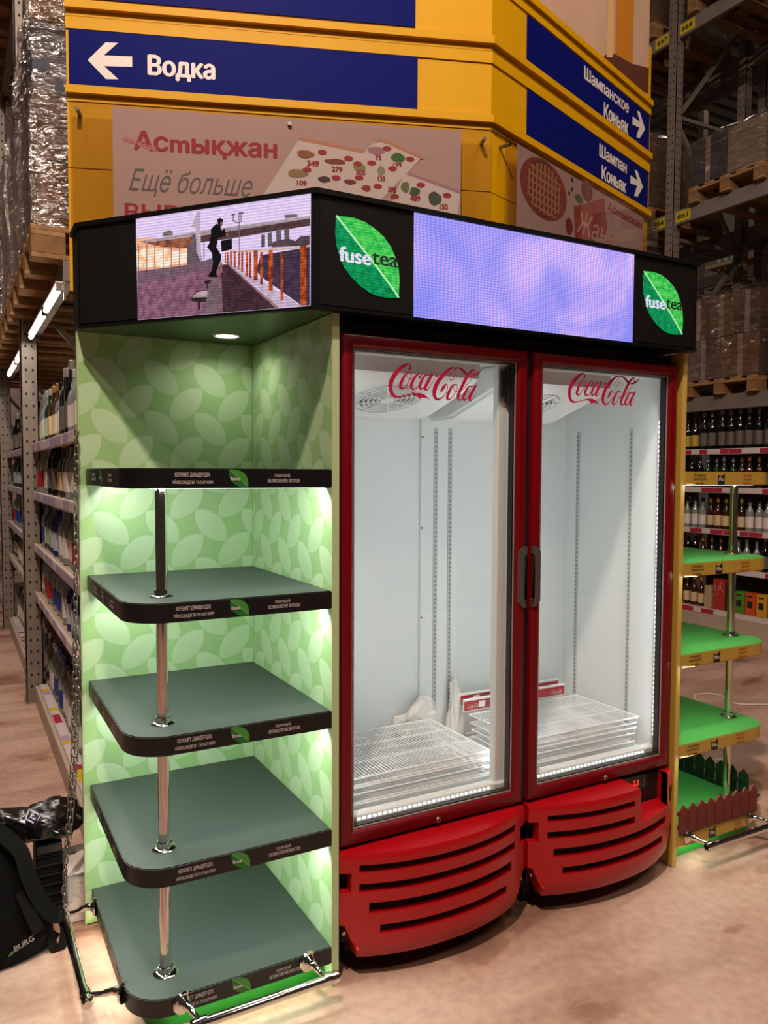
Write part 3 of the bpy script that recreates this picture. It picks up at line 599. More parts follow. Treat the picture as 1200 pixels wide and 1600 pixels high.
# ---- doors
door_red = mat('door_red', '#6c000a', .34, spec=.35, coat=.05, grain=.05, gscale=8)
pane = thin_glass('door_glass', (.985, .995, .99), .8, .0, .0)
logo_red = mat('logo_crimson', '#b80d46', .5)
STROKES = [[[0.2442,1.8003,0.00671],[0.2489,1.8115,0.00427],[0.2406,1.8167,0.00427],[0.2274,1.8117,0.00854],[0.2085,1.7974,0.0122],[0.1888,1.7749,0.01464],[0.1803,1.7532,0.01403],[0.1813,1.7358,0.0122],[0.1886,1.7225,0.01037],[0.2031,1.7177,0.0061],[0.2235,1.7205,0.00305],[0.2501,1.7274,0.00335],[0.2679,1.7294,0.0061],[0.286,1.7263,0.00671],[0.3011,1.7219,0.00366],[0.3158,1.7155,0.00122]],[[0.2467,1.7912,0.00305],[0.2343,1.7891,0.00488],[0.2203,1.7681,0.00976],[0.2131,1.7501,0.00976],[0.2167,1.744,0.00854],[0.2263,1.7453,0.00366],[0.2409,1.7618,0.00275],[0.2506,1.7788,0.00275],[0.2511,1.7882,0.00275],[0.2461,1.7916,0.00275]],[[0.2372,1.7868,0.00213],[0.237,1.7779,0.00213],[0.2438,1.7726,0.00213],[0.2557,1.7748,0.00183]],[[0.2795,1.7788,0.00671],[0.287,1.7869,0.00305],[0.2795,1.791,0.00366],[0.2646,1.7797,0.00793],[0.2519,1.7574,0.00976],[0.252,1.746,0.00854],[0.2604,1.7432,0.00488],[0.2708,1.7483,0.00275],[0.2917,1.7694,0.00183]],[[0.3142,1.7879,0.00366],[0.3006,1.7878,0.00549],[0.288,1.771,0.00854],[0.2806,1.7527,0.00915],[0.2849,1.7453,0.00671],[0.2948,1.751,0.00275],[0.3068,1.7683,0.00244],[0.3164,1.7855,0.00244]],[[0.3243,1.7911,0.00793],[0.3098,1.7685,0.01037],[0.3,1.75,0.00976],[0.3034,1.744,0.00671],[0.313,1.7494,0.00244],[0.3287,1.7709,0.00152]],[[0.3408,1.7909,0.0003],[0.3408,1.7906,0.00976],[0.3409,1.7847,0.00976],[0.3409,1.7845,0.0003]],[[0.3561,1.7402,0.00427],[0.3644,1.7523,0.00976],[0.3746,1.764,0.00427],[0.3809,1.7558,0.00244],[0.3742,1.736,0.00244],[0.3579,1.7209,0.00396],[0.343,1.7173,0.00793],[0.3337,1.7261,0.01159],[0.3336,1.7442,0.01403],[0.3441,1.7679,0.01403],[0.3649,1.7924,0.0122],[0.3866,1.8107,0.00793],[0.4023,1.8164,0.00427],[0.4118,1.8111,0.00244],[0.4104,1.798,0.00213],[0.4001,1.7822,0.00213],[0.3907,1.779,0.00244],[0.3856,1.786,0.00213],[0.3921,1.7994,0.00213],[0.4086,1.8135,0.00244],[0.4213,1.8175,0.00427],[0.4373,1.8102,0.00854],[0.4502,1.8005,0.00854]],[[0.4155,1.7656,0.00305],[0.3997,1.7621,0.0061],[0.3867,1.7419,0.00976],[0.3796,1.7246,0.00915],[0.3844,1.7183,0.00549],[0.3969,1.7255,0.00244],[0.4125,1.7459,0.00244],[0.4174,1.7592,0.00244],[0.4139,1.7661,0.00244]],[[0.4044,1.7606,0.00213],[0.403,1.7506,0.00213],[0.4119,1.7448,0.00213],[0.4252,1.7476,0.00183]],[[0.4761,1.8009,0.00275],[0.4841,1.8106,0.00275],[0.4798,1.8154,0.00427],[0.4695,1.8118,0.00671],[0.4519,1.7914,0.01098],[0.4337,1.7601,0.01098],[0.4212,1.7358,0.01098],[0.4197,1.7227,0.00854],[0.4271,1.7186,0.00427],[0.4398,1.7276,0.00213]],[[0.4268,1.7472,0.00183],[0.4379,1.7525,0.00213],[0.4522,1.7664,0.00244],[0.472,1.7879,0.00122]],[[0.4648,1.7941,0.00427],[0.481,1.7983,0.00732],[0.4956,1.8066,0.00488],[0.5079,1.8181,0.00092]],[[0.4765,1.7626,0.00366],[0.4603,1.7616,0.00549],[0.4483,1.7452,0.00915],[0.4392,1.7276,0.00915],[0.4437,1.7199,0.00671],[0.4543,1.727,0.00275],[0.4692,1.7476,0.00244]],[[0.4856,1.7657,0.00793],[0.4719,1.7438,0.00976],[0.463,1.7269,0.00976],[0.4654,1.7196,0.00671],[0.4737,1.7253,0.00244],[0.4859,1.7432,0.00152]]]
WEDGE = [[0.259,1.7315],[0.2829,1.733],[0.298,1.7282],[0.3158,1.7155],[0.3011,1.7189],[0.2875,1.7192],[0.28,1.7153],[0.274,1.7211]]
def brush(bm, pts, o):
    P = smooth_line(pts, 6); L, R = [], []
    for i, p in enumerate(P):
        a = P[max(0, i-1)]; b = P[min(len(P)-1, i+1)]; t = Vector((b.x-a.x, b.y-a.y, 0))
        if t.length < 1e-9: t = Vector((1, 0, 0))
        n = Vector((-t.y, t.x, 0)).normalized()*(p.z/2)
        L.append(bm.verts.new((o[0]+p.x+n.x, o[1], o[2]+p.y+n.y))); R.append(bm.verts.new((o[0]+p.x-n.x, o[1], o[2]+p.y-n.y)))
    for i in range(len(P)-1): bm.faces.new((L[i], L[i+1], R[i+1], R[i]))
    for q in (P[0], P[-1]):
        if q.z > .003:
            bm.faces.new([bm.verts.new((o[0]+q.x+q.z/2*math.cos(k*math.pi/5), o[1], o[2]+q.y+q.z/2*math.sin(k*math.pi/5))) for k in range(10)])
def door(x0, x1, hinge, dx, dz):
    z0, z1 = .394, 1.892; W = .0445
    prof = [(0, .05), (0, .026), (.004, .018), (.012, .0139), (.034, .0139), (.041, .019), (W, .026), (W, .034), (.03, .034), (.03, .05)]
    bm = B(); rings = []
    for s, y in prof:
        rings.append([bm.verts.new(p) for p in ((x0+s, y, z0+s*1.05), (x1-s, y, z0+s*1.05), (x1-s, y, z1-s*.95), (x0+s, y, z1-s*.95))])
    for A, D in zip(rings, rings[1:]+rings[:1]):
        for k in range(4): bm.faces.new((A[k], A[(k+1) % 4], D[(k+1) % 4], D[k]))
    bmesh.ops.recalc_face_normals(bm, faces=bm.faces[:])
    d = obj('door', bm, door_red, fr)
    def ring(name, s0, s1, ya, yb, m):
        bm = B(); rr = [[bm.verts.new(p) for p in ((x0+s, y, z0+s*1.05), (x1-s, y, z0+s*1.05), (x1-s, y, z1-s*.95), (x0+s, y, z1-s*.95))] for s, y in ((s0, ya), (s1, ya), (s1, yb), (s0, yb))]
        for A, D in zip(rr, rr[1:]+rr[:1]):
            for k in range(4): bm.faces.new((A[k], A[(k+1) % 4], D[(k+1) % 4], D[k]))
        obj(name, bm, m, d, smooth=False)
    ring('trim_line', W, W+.0028, .024, .028, mat('trim_grey', '#a9a09c', .35, .6))
    ring('gasket', W+.0005, W+.004, .0335, .056, mat('gasket_black', '#101213', .5))
    obj('glass', box(B(), x0+W, x1-W, .028, .032, z0+W, z1-W), pane, d, smooth=False)
    bm = B()
    for k, s in enumerate(STROKES): brush(bm, s, (dx, .0273-.00006*k, dz))
    bm.faces.new([bm.verts.new((dx+p[0], .0261, dz+p[1])) for p in WEDGE])
    bmesh.ops.triangulate(bm, faces=bm.faces[:])
    obj('logo_lettering', bm, logo_red, d, smooth=False)
    cx = (x0+x1)/2+(0 if hinge == 'left' else .01)
    lz = z0+.0165
    bm = lathe(B(), [(.0095, 0), (.0095, -.003), (.008, -.005), (.006, -.0055)], (cx, .0145, lz), 16, axis='y')
    obj('lock', bm, mat('lock_steel', '#a8a096', .3, 1), d)
    obj('keyhole', box(B(), cx-.001, cx+.001, .0082, .0092, lz-.0035, lz+.0035), mat('slot_black', '#050505', .7), d)
    # recessed half handle
    zc = 1.153; h = .1005
    if hinge == 'left': e, s = x1, -1
    else: e, s = x0, 1
    hp = [(0, h), (s*.018, h), (s*.036, h-.018), (s*.036, -h+.018), (s*.018, -h), (0, -h), (0, -h+.024), (s*.012, -h+.034), (s*.012, h-.034), (0, h-.024)]
    hp[0] = (s*.002, h); hp[5] = (s*.002, -h); hp[6] = (s*.002, -h+.024); hp[9] = (s*.002, h-.024)
    bm = prism(B(), hp, (e, .008, zc), X, Z, Y, .012)
    bmesh.ops.triangulate(bm, faces=[f for f in bm.faces if len(f.verts) > 4])
    hd = obj('handle', bm, mat('handle_taupe', '#5f554e', .38, .35), d)
    obj('handle_recess', box(B(), min(e+s*.002, e+s*.013), max(e+s*.002, e+s*.013), .0115, .0135, zc-.068, zc+.068), mat('handle_dark', '#1a1513', .5), d)
    return d
door(.0125, .688, 'left', 0, 0); dr = door(.7072, 1.3888, 'right', .693, .017)
bm = box(B(), .606, .632, .052, .067, 1.738, 1.825, .003); box(bm, .630, .655, .046, .067, 1.722, 1.838, .003); cyl(bm, (.645, .056, 1.722), (.645, .056, 1.712), .005, n=8)
obj('door_closer', bm, mat('closer_black', '#17191b', .45), fr)
obj('door_gap_strip', box(B(), .689, .7065, .03, .06, .40, 1.89), mat('gap_black', '#070506', .6), fr, smooth=False)

# ---- slotted bumper grilles
grille_red = mat('grille_red', '#a60a14', .32, coat=.18, spec=.4)
def grille(x0, x1, slots, recess=None):
    W = x1-x0
    def yb(s):
        t = (s-.5)/.5; return .004-.082*max(0, 1-abs(t)**2.2)
    cols = sorted(set([0, .018, .045, .07]+[i/40 for i in range(3, 38)]+[.93, .955, .982, 1]+[v for r in slots for v in r[:2]]+([recess[0]] if recess else [])))
    rows = sorted(set([.068, .10, .125, .178, .36, .372, .384]+[v for r in slots for v in r[2:]]+([recess[1]] if recess else [])))
    def lowest(s):
        e = min(s, 1-s); return .068 if e > .075 else .068+.105*max(0, (.075-e)/.055) if e > .02 else .173
    bm = B(); V = {}
    def vert(i, j):
        if (i, j) not in V:
            s, z = cols[i], rows[j]; zz = max(z, min(lowest(s), z+.2))
            curve = .0
            V[i, j] = bm.verts.new((x0+s*W, yb(s)+(.006 if z > .38 else 0)+(.016 if z < .09 else 0), zz))
        return V[i, j]
    for i in range(len(cols)-1):
        sm = (cols[i]+cols[i+1])/2
        for j in range(len(rows)-1):
            zm = (rows[j]+rows[j+1])/2
            if any(a < sm < b and lo < zm < hi for a, b, lo, hi in slots): continue
            if recess and sm > recess[0] and zm > recess[1] and sm < .93: continue
            # round notch beside the door hinge
            e = min(sm, 1-sm)
            if e < .045 and .26 < zm < .325 and e < .04: continue
            q = [vert(i, j), vert(i+1, j), vert(i+1, j+1), vert(i, j+1)]
            if (q[0].co-q[3].co).length < 1e-5 and (q[1].co-q[2].co).length < 1e-5: continue
            try: bm.faces.new(q)
            except ValueError: pass
    bmesh.ops.remove_doubles(bm, verts=bm.verts[:], dist=1e-5)
    bmesh.ops.recalc_face_normals(bm, faces=bm.faces[:])
    if sum(f.normal.y for f in bm.faces) > 0: bmesh.ops.reverse_faces(bm, faces=bm.faces[:])
    # thickness: the rim and the slots turn inwards
    rim = [e for e in bm.edges if len(e.link_faces) == 1]
    r = bmesh.ops.extrude_edge_only(bm, edges=rim); nv = [g for g in r['geom'] if isinstance(g, bmesh.types.BMVert)]
    for v in nv:
        v.co.y += .030
        if v.co.z > .375: v.co.y = max(v.co.y, .030)
    g = obj('bumper_grille', bm, grille_red, fr)
    md = g.modifiers.new('soften', 'BEVEL'); md.width = .0035; md.segments = 2; md.limit_method = 'ANGLE'; md.angle_limit = .7
    # upper deck
    N = 24; a0, a1 = (0, recess[0]) if recess else (0, 1)
    bm = B(); top = []; bot = []
    for k in range(N+1):
        s = a0+(a1-a0)*k/N; top.append(bm.verts.new((x0+s*W, yb(s)+.006, .3835))); bot.append(bm.verts.new((x0+s*W, .035, .3875)))
    for k in range(N): bm.faces.new((top[k], top[k+1], bot[k+1], bot[k]))
    if recess:
        s0, z = recess; N = 12; tp = []; bt = []
        for k in range(N+1):
            s = s0+(.93-s0)*k/N; tp.append(bm.verts.new((x0+s*W, yb(s), z))); bt.append(bm.verts.new((x0+s*W, .03, z+.012)))
        for k in range(N): bm.faces.new((tp[k], tp[k+1], bt[k+1], bt[k]))
        for s in (s0, .93):
            bm.faces.new([bm.verts.new(p) for p in ((x0+s*W, yb(s), z), (x0+s*W, .03, z+.012), (x0+s*W, .03, .388), (x0+s*W, yb(s)+.004, .384))])
    obj('grille_deck', bm, grille_red, g)
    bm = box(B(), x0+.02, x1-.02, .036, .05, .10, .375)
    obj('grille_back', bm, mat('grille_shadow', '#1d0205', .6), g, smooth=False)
    bm = B()
    for s in (.02, .98):
        cyl(bm, (x0+s*W, .01, .145), (x0+s*W, .004, .145), .006, n=10)
    obj('grille_screw', bm, mat('lock_steel', '#a8a096', .3, 1), g)
    return g
grille(.005, .686, [(.075, .905, .328, .352), (.075, .905, .270, .296), (.115, .88, .205, .238), (.16, .84, .143, .170)])
g2 = grille(.703, 1.388, [(.085, .60, .328, .350), (.085, .60, .268, .294), (.115, .905, .205, .235), (.16, .865, .143, .170)], recess=(.645, .262))
cp = obj('control_panel', box(B(), 1.140, 1.285, .030, .036, .326, .380, .001), mat('panel_black', '#0a0607', .3), fr)
redglow = mat('display_red', '#ff2010', .5, emit=3)
obj('display_digits', letter(B(), '-2.1', (1.205, .0290, .342), X, Z, .034, .022, bold=.02), redglow, cp, smooth=False)
obj('indicator_lamp', lathe(B(), [(.007, 0), (.006, -.003)], (1.165, .030, .353), 12, axis='y'), redglow, cp)
bm = B()
for k in range(3): box(bm, 1.262, 1.272, .028, .0301, .334+k*.014, .341+k*.014)
obj('panel_button', bm, mat('button_grey', '#4a4444', .5), cp, smooth=False)
rubber = mat('rubber_black', '#0a0a0a', .6)
for x in (.075, .64, .76, 1.315):
    for y in (.12, .60):
        bm = cyl(B(), (x-.016, y, .038), (x+.016, y, .038), .038, n=20); box(bm, x-.024, x+.024, y-.03, y+.02, .06, .088)
        obj('caster', bm, rubber, fr)

# ---------------------------------------------------------------- wire shelves lying inside
wire = mat('white_wire', '#e4e8ea', .3)
def wire_shelf(x0, x1, y0, y1, z, label, tilt=0, rz=0, group=None):
    t = thing('wire_shelf', label, 'wire shelf', ((x0+x1)/2, (y0+y1)/2, z), group, local=True)
    w, d = (x1-x0)/2, (y1-y0)/2; bm = B()
    for y in (-d, d):
        tube(bm, [(-w, y, .0), (w, y, .0)], .0036, 6); 
    tube(bm, [(-w+.012, -d, -.0005), (-w+.012, -d-.002, -.020), (w-.012, -d-.002, -.020), (w-.012, -d, -.0005)], .0028, 6)
    for x in (-w, w): tube(bm, [(x, -d, 0), (x, d, 0)], .0032, 6)
    for y in (-d*.35, d*.38): tube(bm, [(-w, y, -.004), (w, y, -.004)], .0042, 6)
    obj('frame', bm, wire, t)
    bm = B(); n = 46
    for k in range(1, n):
        x = -w+2*w*k/n; tube(bm, [(x, -d, .003), (x, d, .003)], .0015, 4)
    obj('wire_grid', bm, wire, t, kind='stuff')
    t.rotation_euler = (tilt, 0, rz)
    return t
zz = [.4655, .492, .5185, .545]
words = ['lowest of the', 'second lowest of the', 'second highest of the', 'topmost of the']
for k, z in enumerate(zz):
    wire_shelf(.058+.006*(k % 2), .640-.004*k, .112+.004*(k % 2), .50, z+.004, 'white wire shelf, '+words[k]+' stack behind the left glass door')
for k, z in enumerate([.4655, .492, .5185, .553]):
    wire_shelf(.80-.006*k, 1.300+[.012, .0, .018, .038][k], .118+.006*(k % 2), .46, z+.004, 'white wire shelf, '+words[k]+' stack behind the right glass door', rz=[0, .01, -.008, .015][k])
# price strips thrown on the shelves
for k, (y, z, lab) in enumerate(((.486, .572, 'red and white price strip lying in front on the right shelf stack'), (.524, .584, 'red and white price strip lying behind another at the rear of the refrigerator'))):
    t = thing('price_strip', lab, 'price strip', (1.02, y, z-.012), local=True)
    bm = box(B(), -.25, .262, -.004, .004, 0, .046, .001); box(bm, -.25, .262, -.010, .004, .044, .050, .001)
    obj('holder', bm, white_plastic, t)
    obj('red_insert', box(B(), -.249, .261, -.006, -.0041, .006, .040), mat('strip_red', '#b4232c', .5), t)
    bm = B()
    for x in (-.18, .04): box(bm, x, x+.03, -.0075, -.006, .012, .036)
    obj('price_field', bm, mat('paper_white', '#e8e6e2', .6), t)
    bm = B()
    for x in (-.145, .075):
        for r in range(3):
            for c in range(4): box(bm, x+c*.008, x+c*.008+.006, -.0075, -.006, .013+r*.008, .018+r*.008)
    obj('price_print', bm, mat('print_grey', '#6a6a6a', .6), t)
    bm = B()
    for x in (-.235, -.015, .19): letter(bm, 'Coca-Cola', (x, -.0066, .012), X, Z, .056, .018, bold=.01, shear=.35)
    obj('lettering', bm, letter_white, t)
def crumple(name, label, cat, c, size, m, seed, n=4, amp=.45, subdiv=3):
    bm = B(); bmesh.ops.create_icosphere(bm, subdivisions=subdiv, radius=1)
    for v in bm.verts:
        k = noise.noise(v.co*1.7+Vector((seed, 0, 0)))*amp+noise.noise(v.co*4.5+Vector((0, seed, 0)))*amp*.5
        v.co *= 1+k
        v.co = Vector((v.co.x*size[0], v.co.y*size[1], max(v.co.z, -.55)*size[2]))
    zmin = min(v.co.z for v in bm.verts)
    for v in bm.verts: v.co += Vector((c[0], c[1], c[2]-zmin))
    o = obj(name, bm, m, smooth=False); return tag(o, label, cat)
scrap = thin_glass('scrap_film', (.8, .8, .79), .9, .2, .30, (.9, .9, .88))
scrapw = mat('scrap_white', '#cfcfca', .5, bump=.5, gscale=60)
crumple('crumpled_film', 'heap of crumpled clear film behind the left wire shelves', 'film', (.60, .543, .438), (.10, .03, .11), scrapw, 3.1, amp=.6)
crumple('plastic_bag', 'small translucent white plastic bag standing at the rear centre of the refrigerator', 'bag', (.765, .535, .438), (.032, .022, .16), scrapw, 8.4, amp=.5)

# ================================================================ yellow-fronted shelf unit right of the refrigerator
yu = thing('yellow_fronted_shelf', 'shelf unit with yellow edges, green shelves and picket fence right of the refrigerator', 'shelf', (1.7, .33, 0))
ochre = mat('ochre_board', '#b2913a', .42); green_top = mat('bright_green_laminate', '#47a04c', .34, coat=.15)
p = obj('side_panel', box(B(), 1.402, 1.421, .008, .682, .004, 1.9365, .0015), ochre, yu)
obj('edge_band', box(B(), 1.4015, 1.4215, .004, .0078, 0, 1.936), mat('ochre_edge', '#c4a552', .45), p)
obj('back_panel', box(B(), 1.4225, 1.985, .664, .682, .004, 1.9365, .0015), green_top, yu)
YX1 = 1.972
text_dark = mat('print_dark', '#3a2c12', .6); text_red = mat('print_orange_red', '#c0431c', .6); badge = mat('badge_black', '#15130f', .5)
for i, z in enumerate(LEVELS):
    s = obj('shelf', shelf_board_bm(1.4225, YX1, .0, .6625, z-TH, z, .115, 'right'), [ochre, green_top], yu)
    yf = -.0012; zc = z-TH/2
    if i < 4:
        for k, (a, b) in enumerate((('5 класса', .062), ('қуанышты', .070), ('жолда!', .046))):
            obj('lettering', letter(B(), a, (1.497-b/2, yf, zc+.0095-k*.0155), X, Z, b, .0085, bold=.01), text_dark, s, smooth=False)
    for k, (a, b) in enumerate((('Вкусная', .050), ('яркая', .044), ('радость!', .056))):
        obj('lettering', letter(B(), a, (1.772-b/2, yf, zc+.0095-k*.0155), X, Z, b, .0085, bold=.01), text_red, s, smooth=False)
    bm = B(); flat(bm, [(-.019, -.0235), (.019, -.0235), (.019, .020), (.006, .011), (-.004, .007), (-.019, .014)], (1.618, yf, zc), X, Z)
    e = obj('badge', bm, badge, s, smooth=False)
    obj('lettering', letter(B(), 'Pilo', (1.604, yf-.0006, zc-.010), X, Z, .028, .014, bold=.03), letter_white, e, smooth=False)
    zl = z-TH
    tp = [(1.43, .034, zl+.0015), (1.84, .034, zl+.0015), (1.905, .06, zl+.0015), (1.93, .13, zl+.0015), (1.93, .645, zl+.0015)]
    obj('led_strip', tube(B(), tp, .003, 6), LED, s)
    area_light('yellow_shelf_led', (1.66, .04, zl-.004), (1.60, .25, zl-.35), 1.1 if i < 4 else .28, (.95, 1.0, .85), .44, .012)
obj('plinth', shelf_board_bm(1.4225, 1.925, .06, .66, 0, LEVELS[4]-TH-.0005, .02, 'right'), [plinth_green, plinth_green], yu)
QX, QY = 1.893, .148
for i in range(4):
    z1, z0 = LEVELS[i]-TH, LEVELS[i+1]
    p = obj('pole', cyl(B(), (QX, QY, z0), (QX, QY, z1), .0155, n=20), chrome, yu)
    obj('flange', lathe(B(), [(.0335, 0), (.0335, .003), (.030, .006), (.021, .0075), (.020, .020), (.0158, .021)], (QX, QY, z0), 24), chrome, p)
fence_red = mat('fence_brown_red', '#6b1f1c', .5, grain=.15, gscale=30); fence_green = mat('fence_dark_green', '#12311a', .55, grain=.15, gscale=30)
def picket_fence(p0, d, n_out, count, pitch, width, h, base, m, skip=None):
    d, n_out = Vector(d), Vector(n_out); p0 = Vector(p0)
    bm = B()
    for zz_ in (.018, .070):
        a = p0+n_out*-.007+Z*(base+zz_); b = a+d*(pitch*count-.006)
        prism(bm, [(0, 0), ((b-a).length, 0), ((b-a).length, .014), (0, .014)], a, d, Z, n_out, .004)
    f = obj('picket_fence', bm, m, yu, smooth=False)
    me = None
    for k in range(count):
        o = p0+d*(pitch*k)+Z*base
        pts = [(0, 0), (width, 0), (width, h*.80), (width/2, h), (0, h*.80)]
        if me is None:
            bm = prism(B(), pts, (0, 0, 0), d, Z, n_out, .006); bmesh.ops.recalc_face_normals(bm, faces=bm.faces[:])
            me = bpy.data.meshes.new('picket'); bm.to_mesh(me); bm.free(); me.materials.append(m)
        q = link('picket', me, f); q.location = o
picket_fence((1.4245, .0, 0), X, -Y, 9, .0512, .0455, .112, LEVELS[4]+.004, fence_red)
picket_fence((YX1+.001, .60, 0), -Y, X, 9, .056, .049, .125, LEVELS[4]-.01, fence_green)
bumper_rail(yu, (1.50, -.085, .100), (1.93, -.085, .098), [((1.482, 0, .108), (1.512, -.082, .1)), ((1.845, 0, .105), (1.90, -.082, .099))])
bumper_rail(yu, (2.06, .13, .098), (2.06, .62, .098), [((YX1, .16, .098), (2.06, .18, .098)), ((YX1, .57, .098), (2.06, .58, .098))])

# ================================================================ yellow aisle cladding with blue direction boards
D1 = Vector((.93606, -.35184, 0)).normalized(); D2 = Vector((.94438, .32887, 0)).normalized()
N1 = Vector((D1.y, -D1.x, 0)); N2 = Vector((D2.y, -D2.x, 0)); L1, L2 = 1.933, 1.806
Q0 = Vector((-.472, 1.798, 0)); Q1 = Q0+D1*L1; Q2 = Q1+D2*L2
cl = thing('aisle_sign_cladding', 'yellow folded metal end cladding carrying blue direction boards above the light box', 'sign', (1.3, 1.6, 2.3))
yellow = mat('yellow_metal', '#cf9a00', .5, grain=.06, gscale=3, spec=.2)
NM = (N1+N2).normalized(); MS = 1/NM.dot(N1)
def fold(name, z0, z1, o, thick=.03, parent=cl, m=yellow):
    bm = B()
    for zl, zh in ((z0, z1),):
        rings = [[bm.verts.new(p+Z*z) for p in (q+n*o*k, q+n*(o-thick)*k) for z in (zl, zh)] for q, n, k in ((Q0-D1*.006, N1, 1), (Q1, NM, MS), (Q2+D2*.004, N2, 1))]
        rings = [[r[0], r[1], r[3], r[2]] for r in rings]
        for A, D in zip(rings, rings[1:]):
            for k in range(4): bm.faces.new((A[k], A[(k+1) % 4], D[(k+1) % 4], D[k]))
        bm.faces.new(rings[0]); bm.faces.new(rings[-1])
    return obj(name, bm, m, parent, smooth=False)
for z0, z1 in ((2.305, 2.561), (2.566, 2.844), (2.849, 3.134)): fold('cladding_panel', z0, z1, 0)
fold('cladding_panel', 3.137, 3.502, .004); fold('cladding_panel', 3.505, 3.868, .004); fold('cladding_panel', 3.871, 4.24, .004)
for z in (3.165, 3.531, 3.865): fold('ledge', z, z+.034, .026, .034)
for z in (3.447, 3.812): fold('ledge', z, z+.052, .011, .02)
bm = B(); box(bm, -.38, -.34, 1.80, 1.84, 2.36, 4.2); box(bm, 2.80, 2.84, 1.68, 1.72, 2.36, 4.2); box(bm, 1.32, 1.36, 1.18, 1.22, 2.36, 4.2)
obj('support_post', bm, mat('rack_grey_dark', '#5e564f', .5, .4), cl, smooth=False)
navy = mat('navy_board', '#0d1462', .5, spec=.04); board_white = mat('board_white', '#d8cfc8', .5)
def board(q, d, n, s0, s1, z0, z1):
    bm = prism(B(), [(s0, z0), (s1, z0), (s1, z1), (s0, z1)], q+n*.004, d, Z, n, .006)
    return obj('direction_board', bm, navy, cl, smooth=False)
def on(q, n, lift=.0115): return q+n*lift
def words_on(parent, body, q, d, n, s0, s1, z0, z1, m=board_white, bold=.02, shear=0, lift=.0115, name='lettering', spacing=1.0):
    return obj(name, letter(B(), body, on(q, n, lift)+d*s0+Z*z0, d, Z, s1-s0, z1-z0, bold=bold, shear=shear, spacing=spacing), m, parent, smooth=False)
b1 = board(Q0, D1, N1, .006, 1.574, 3.202, 3.445)
bm = B(); flat(bm, [(.087, 3.315), (.164, 3.397), (.217, 3.399), (.156, 3.340), (.277, 3.345), (.277, 3.300), (.156, 3.294), (.217, 3.241), (.163, 3.238)], on(Q0, N1), D1, Z)
bmesh.ops.triangulate(bm, faces=bm.faces[:]); obj('arrow', bm, board_white, b1, smooth=False)
words_on(b1, 'Водка', Q0, D1, N1, .343, .641, 3.252, 3.360, bold=.045)
board(Q0, D1, N1, .006, 1.562, 3.582, 3.808)
b2 = board(Q1, D2, N2, .306, 1.788, 3.579, 3.803); b3 = board(Q1, D2, N2, .314, 1.786, 3.205, 3.443)
words_on(b2, 'Шампанское', Q1, D2, N2, .90, 1.478, 3.708, 3.781, bold=.04)
words_on(b2, 'Коньяк', Q1, D2, N2, 1.146, 1.478, 3.578, 3.668, bold=.045)
words_on(b3, 'Шампан', Q1, D2, N2, 1.098, 1.465, 3.340, 3.417, bold=.045)
words_on(b3, 'Коньяк', Q1, D2, N2, 1.133, 1.462, 3.220, 3.304, bold=.045)
for bd, pts in ((b2, [(1.534, 3.713), (1.534, 3.664), (1.631, 3.677), (1.592, 3.606), (1.641, 3.612), (1.72, 3.695), (1.633, 3.776), (1.594, 3.768), (1.640, 3.714)]), (b3, [(1.519, 3.350), (1.520, 3.301), (1.617, 3.312), (1.578, 3.240), (1.626, 3.245), (1.706, 3.328), (1.614, 3.407), (1.577, 3.399), (1.622, 3.347)])):
    bm = B(); flat(bm, pts, on(Q1, N2), D2, Z); bmesh.ops.triangulate(bm, faces=bm.faces[:]); obj('arrow', bm, board_white, bd, smooth=False)
# large photo print above the right face
bm = prism(B(), [(.02, 3.90), (1.757, 3.90), (1.757, 5.2), (.02, 5.2)], Q1+N2*.0, D2, Z, N2, .01)
ph = obj('photo_print', bm, mat('photo_beige', '#c9a58a', .55, grain=.12, gscale=2), cl, smooth=False)
for nm, pts, c in (('amber', [(1.28, 3.97), (1.52, 4.03), (1.53, 5.2), (1.26, 5.2)], '#c07a1e'), ('amber_light', [(1.17, 3.93), (1.25, 3.96), (1.235, 5.2), (1.19, 5.2)], '#d9b070'), ('table_edge', [(1.12, 3.905), (1.15, 3.935), (1.28, 3.99), (1.50, 4.02), (1.757, 4.09), (1.757, 3.93), (1.60, 3.905)], '#5a3020'), ('wrinkle', [(.72, 4.15), (.745, 4.15), (.735, 4.75), (.715, 4.75)], '#a8836c')):
    bm = B(); flat(bm, pts, Q1+N2*(.0105+.0004*len(nm)/4), D2, Z); bmesh.ops.triangulate(bm, faces=bm.faces[:]); obj('print_'+nm, bm, mat('photo_'+nm, c, .55), ph, smooth=False)
acrylic = thin_glass('milky_acrylic', (.90, .87, .86), 1.0, .05, .03, (1, .95, .92))
paper = mat('poster_paper', '#cbb0a9', .6, grain=.04, gscale=4)
poster_red = mat('poster_red', '#b0283c', .6); poster_grey = mat('poster_grey', '#6f6a70', .6)
def standoff(q, d, n, s, z, parent):
    a = q+d*s+Z*z; obj('standoff', cyl(B(), a+n*.0, a+n*.062, .009, n=14), mat('standoff_steel', '#8a8078', .3, 1), parent)
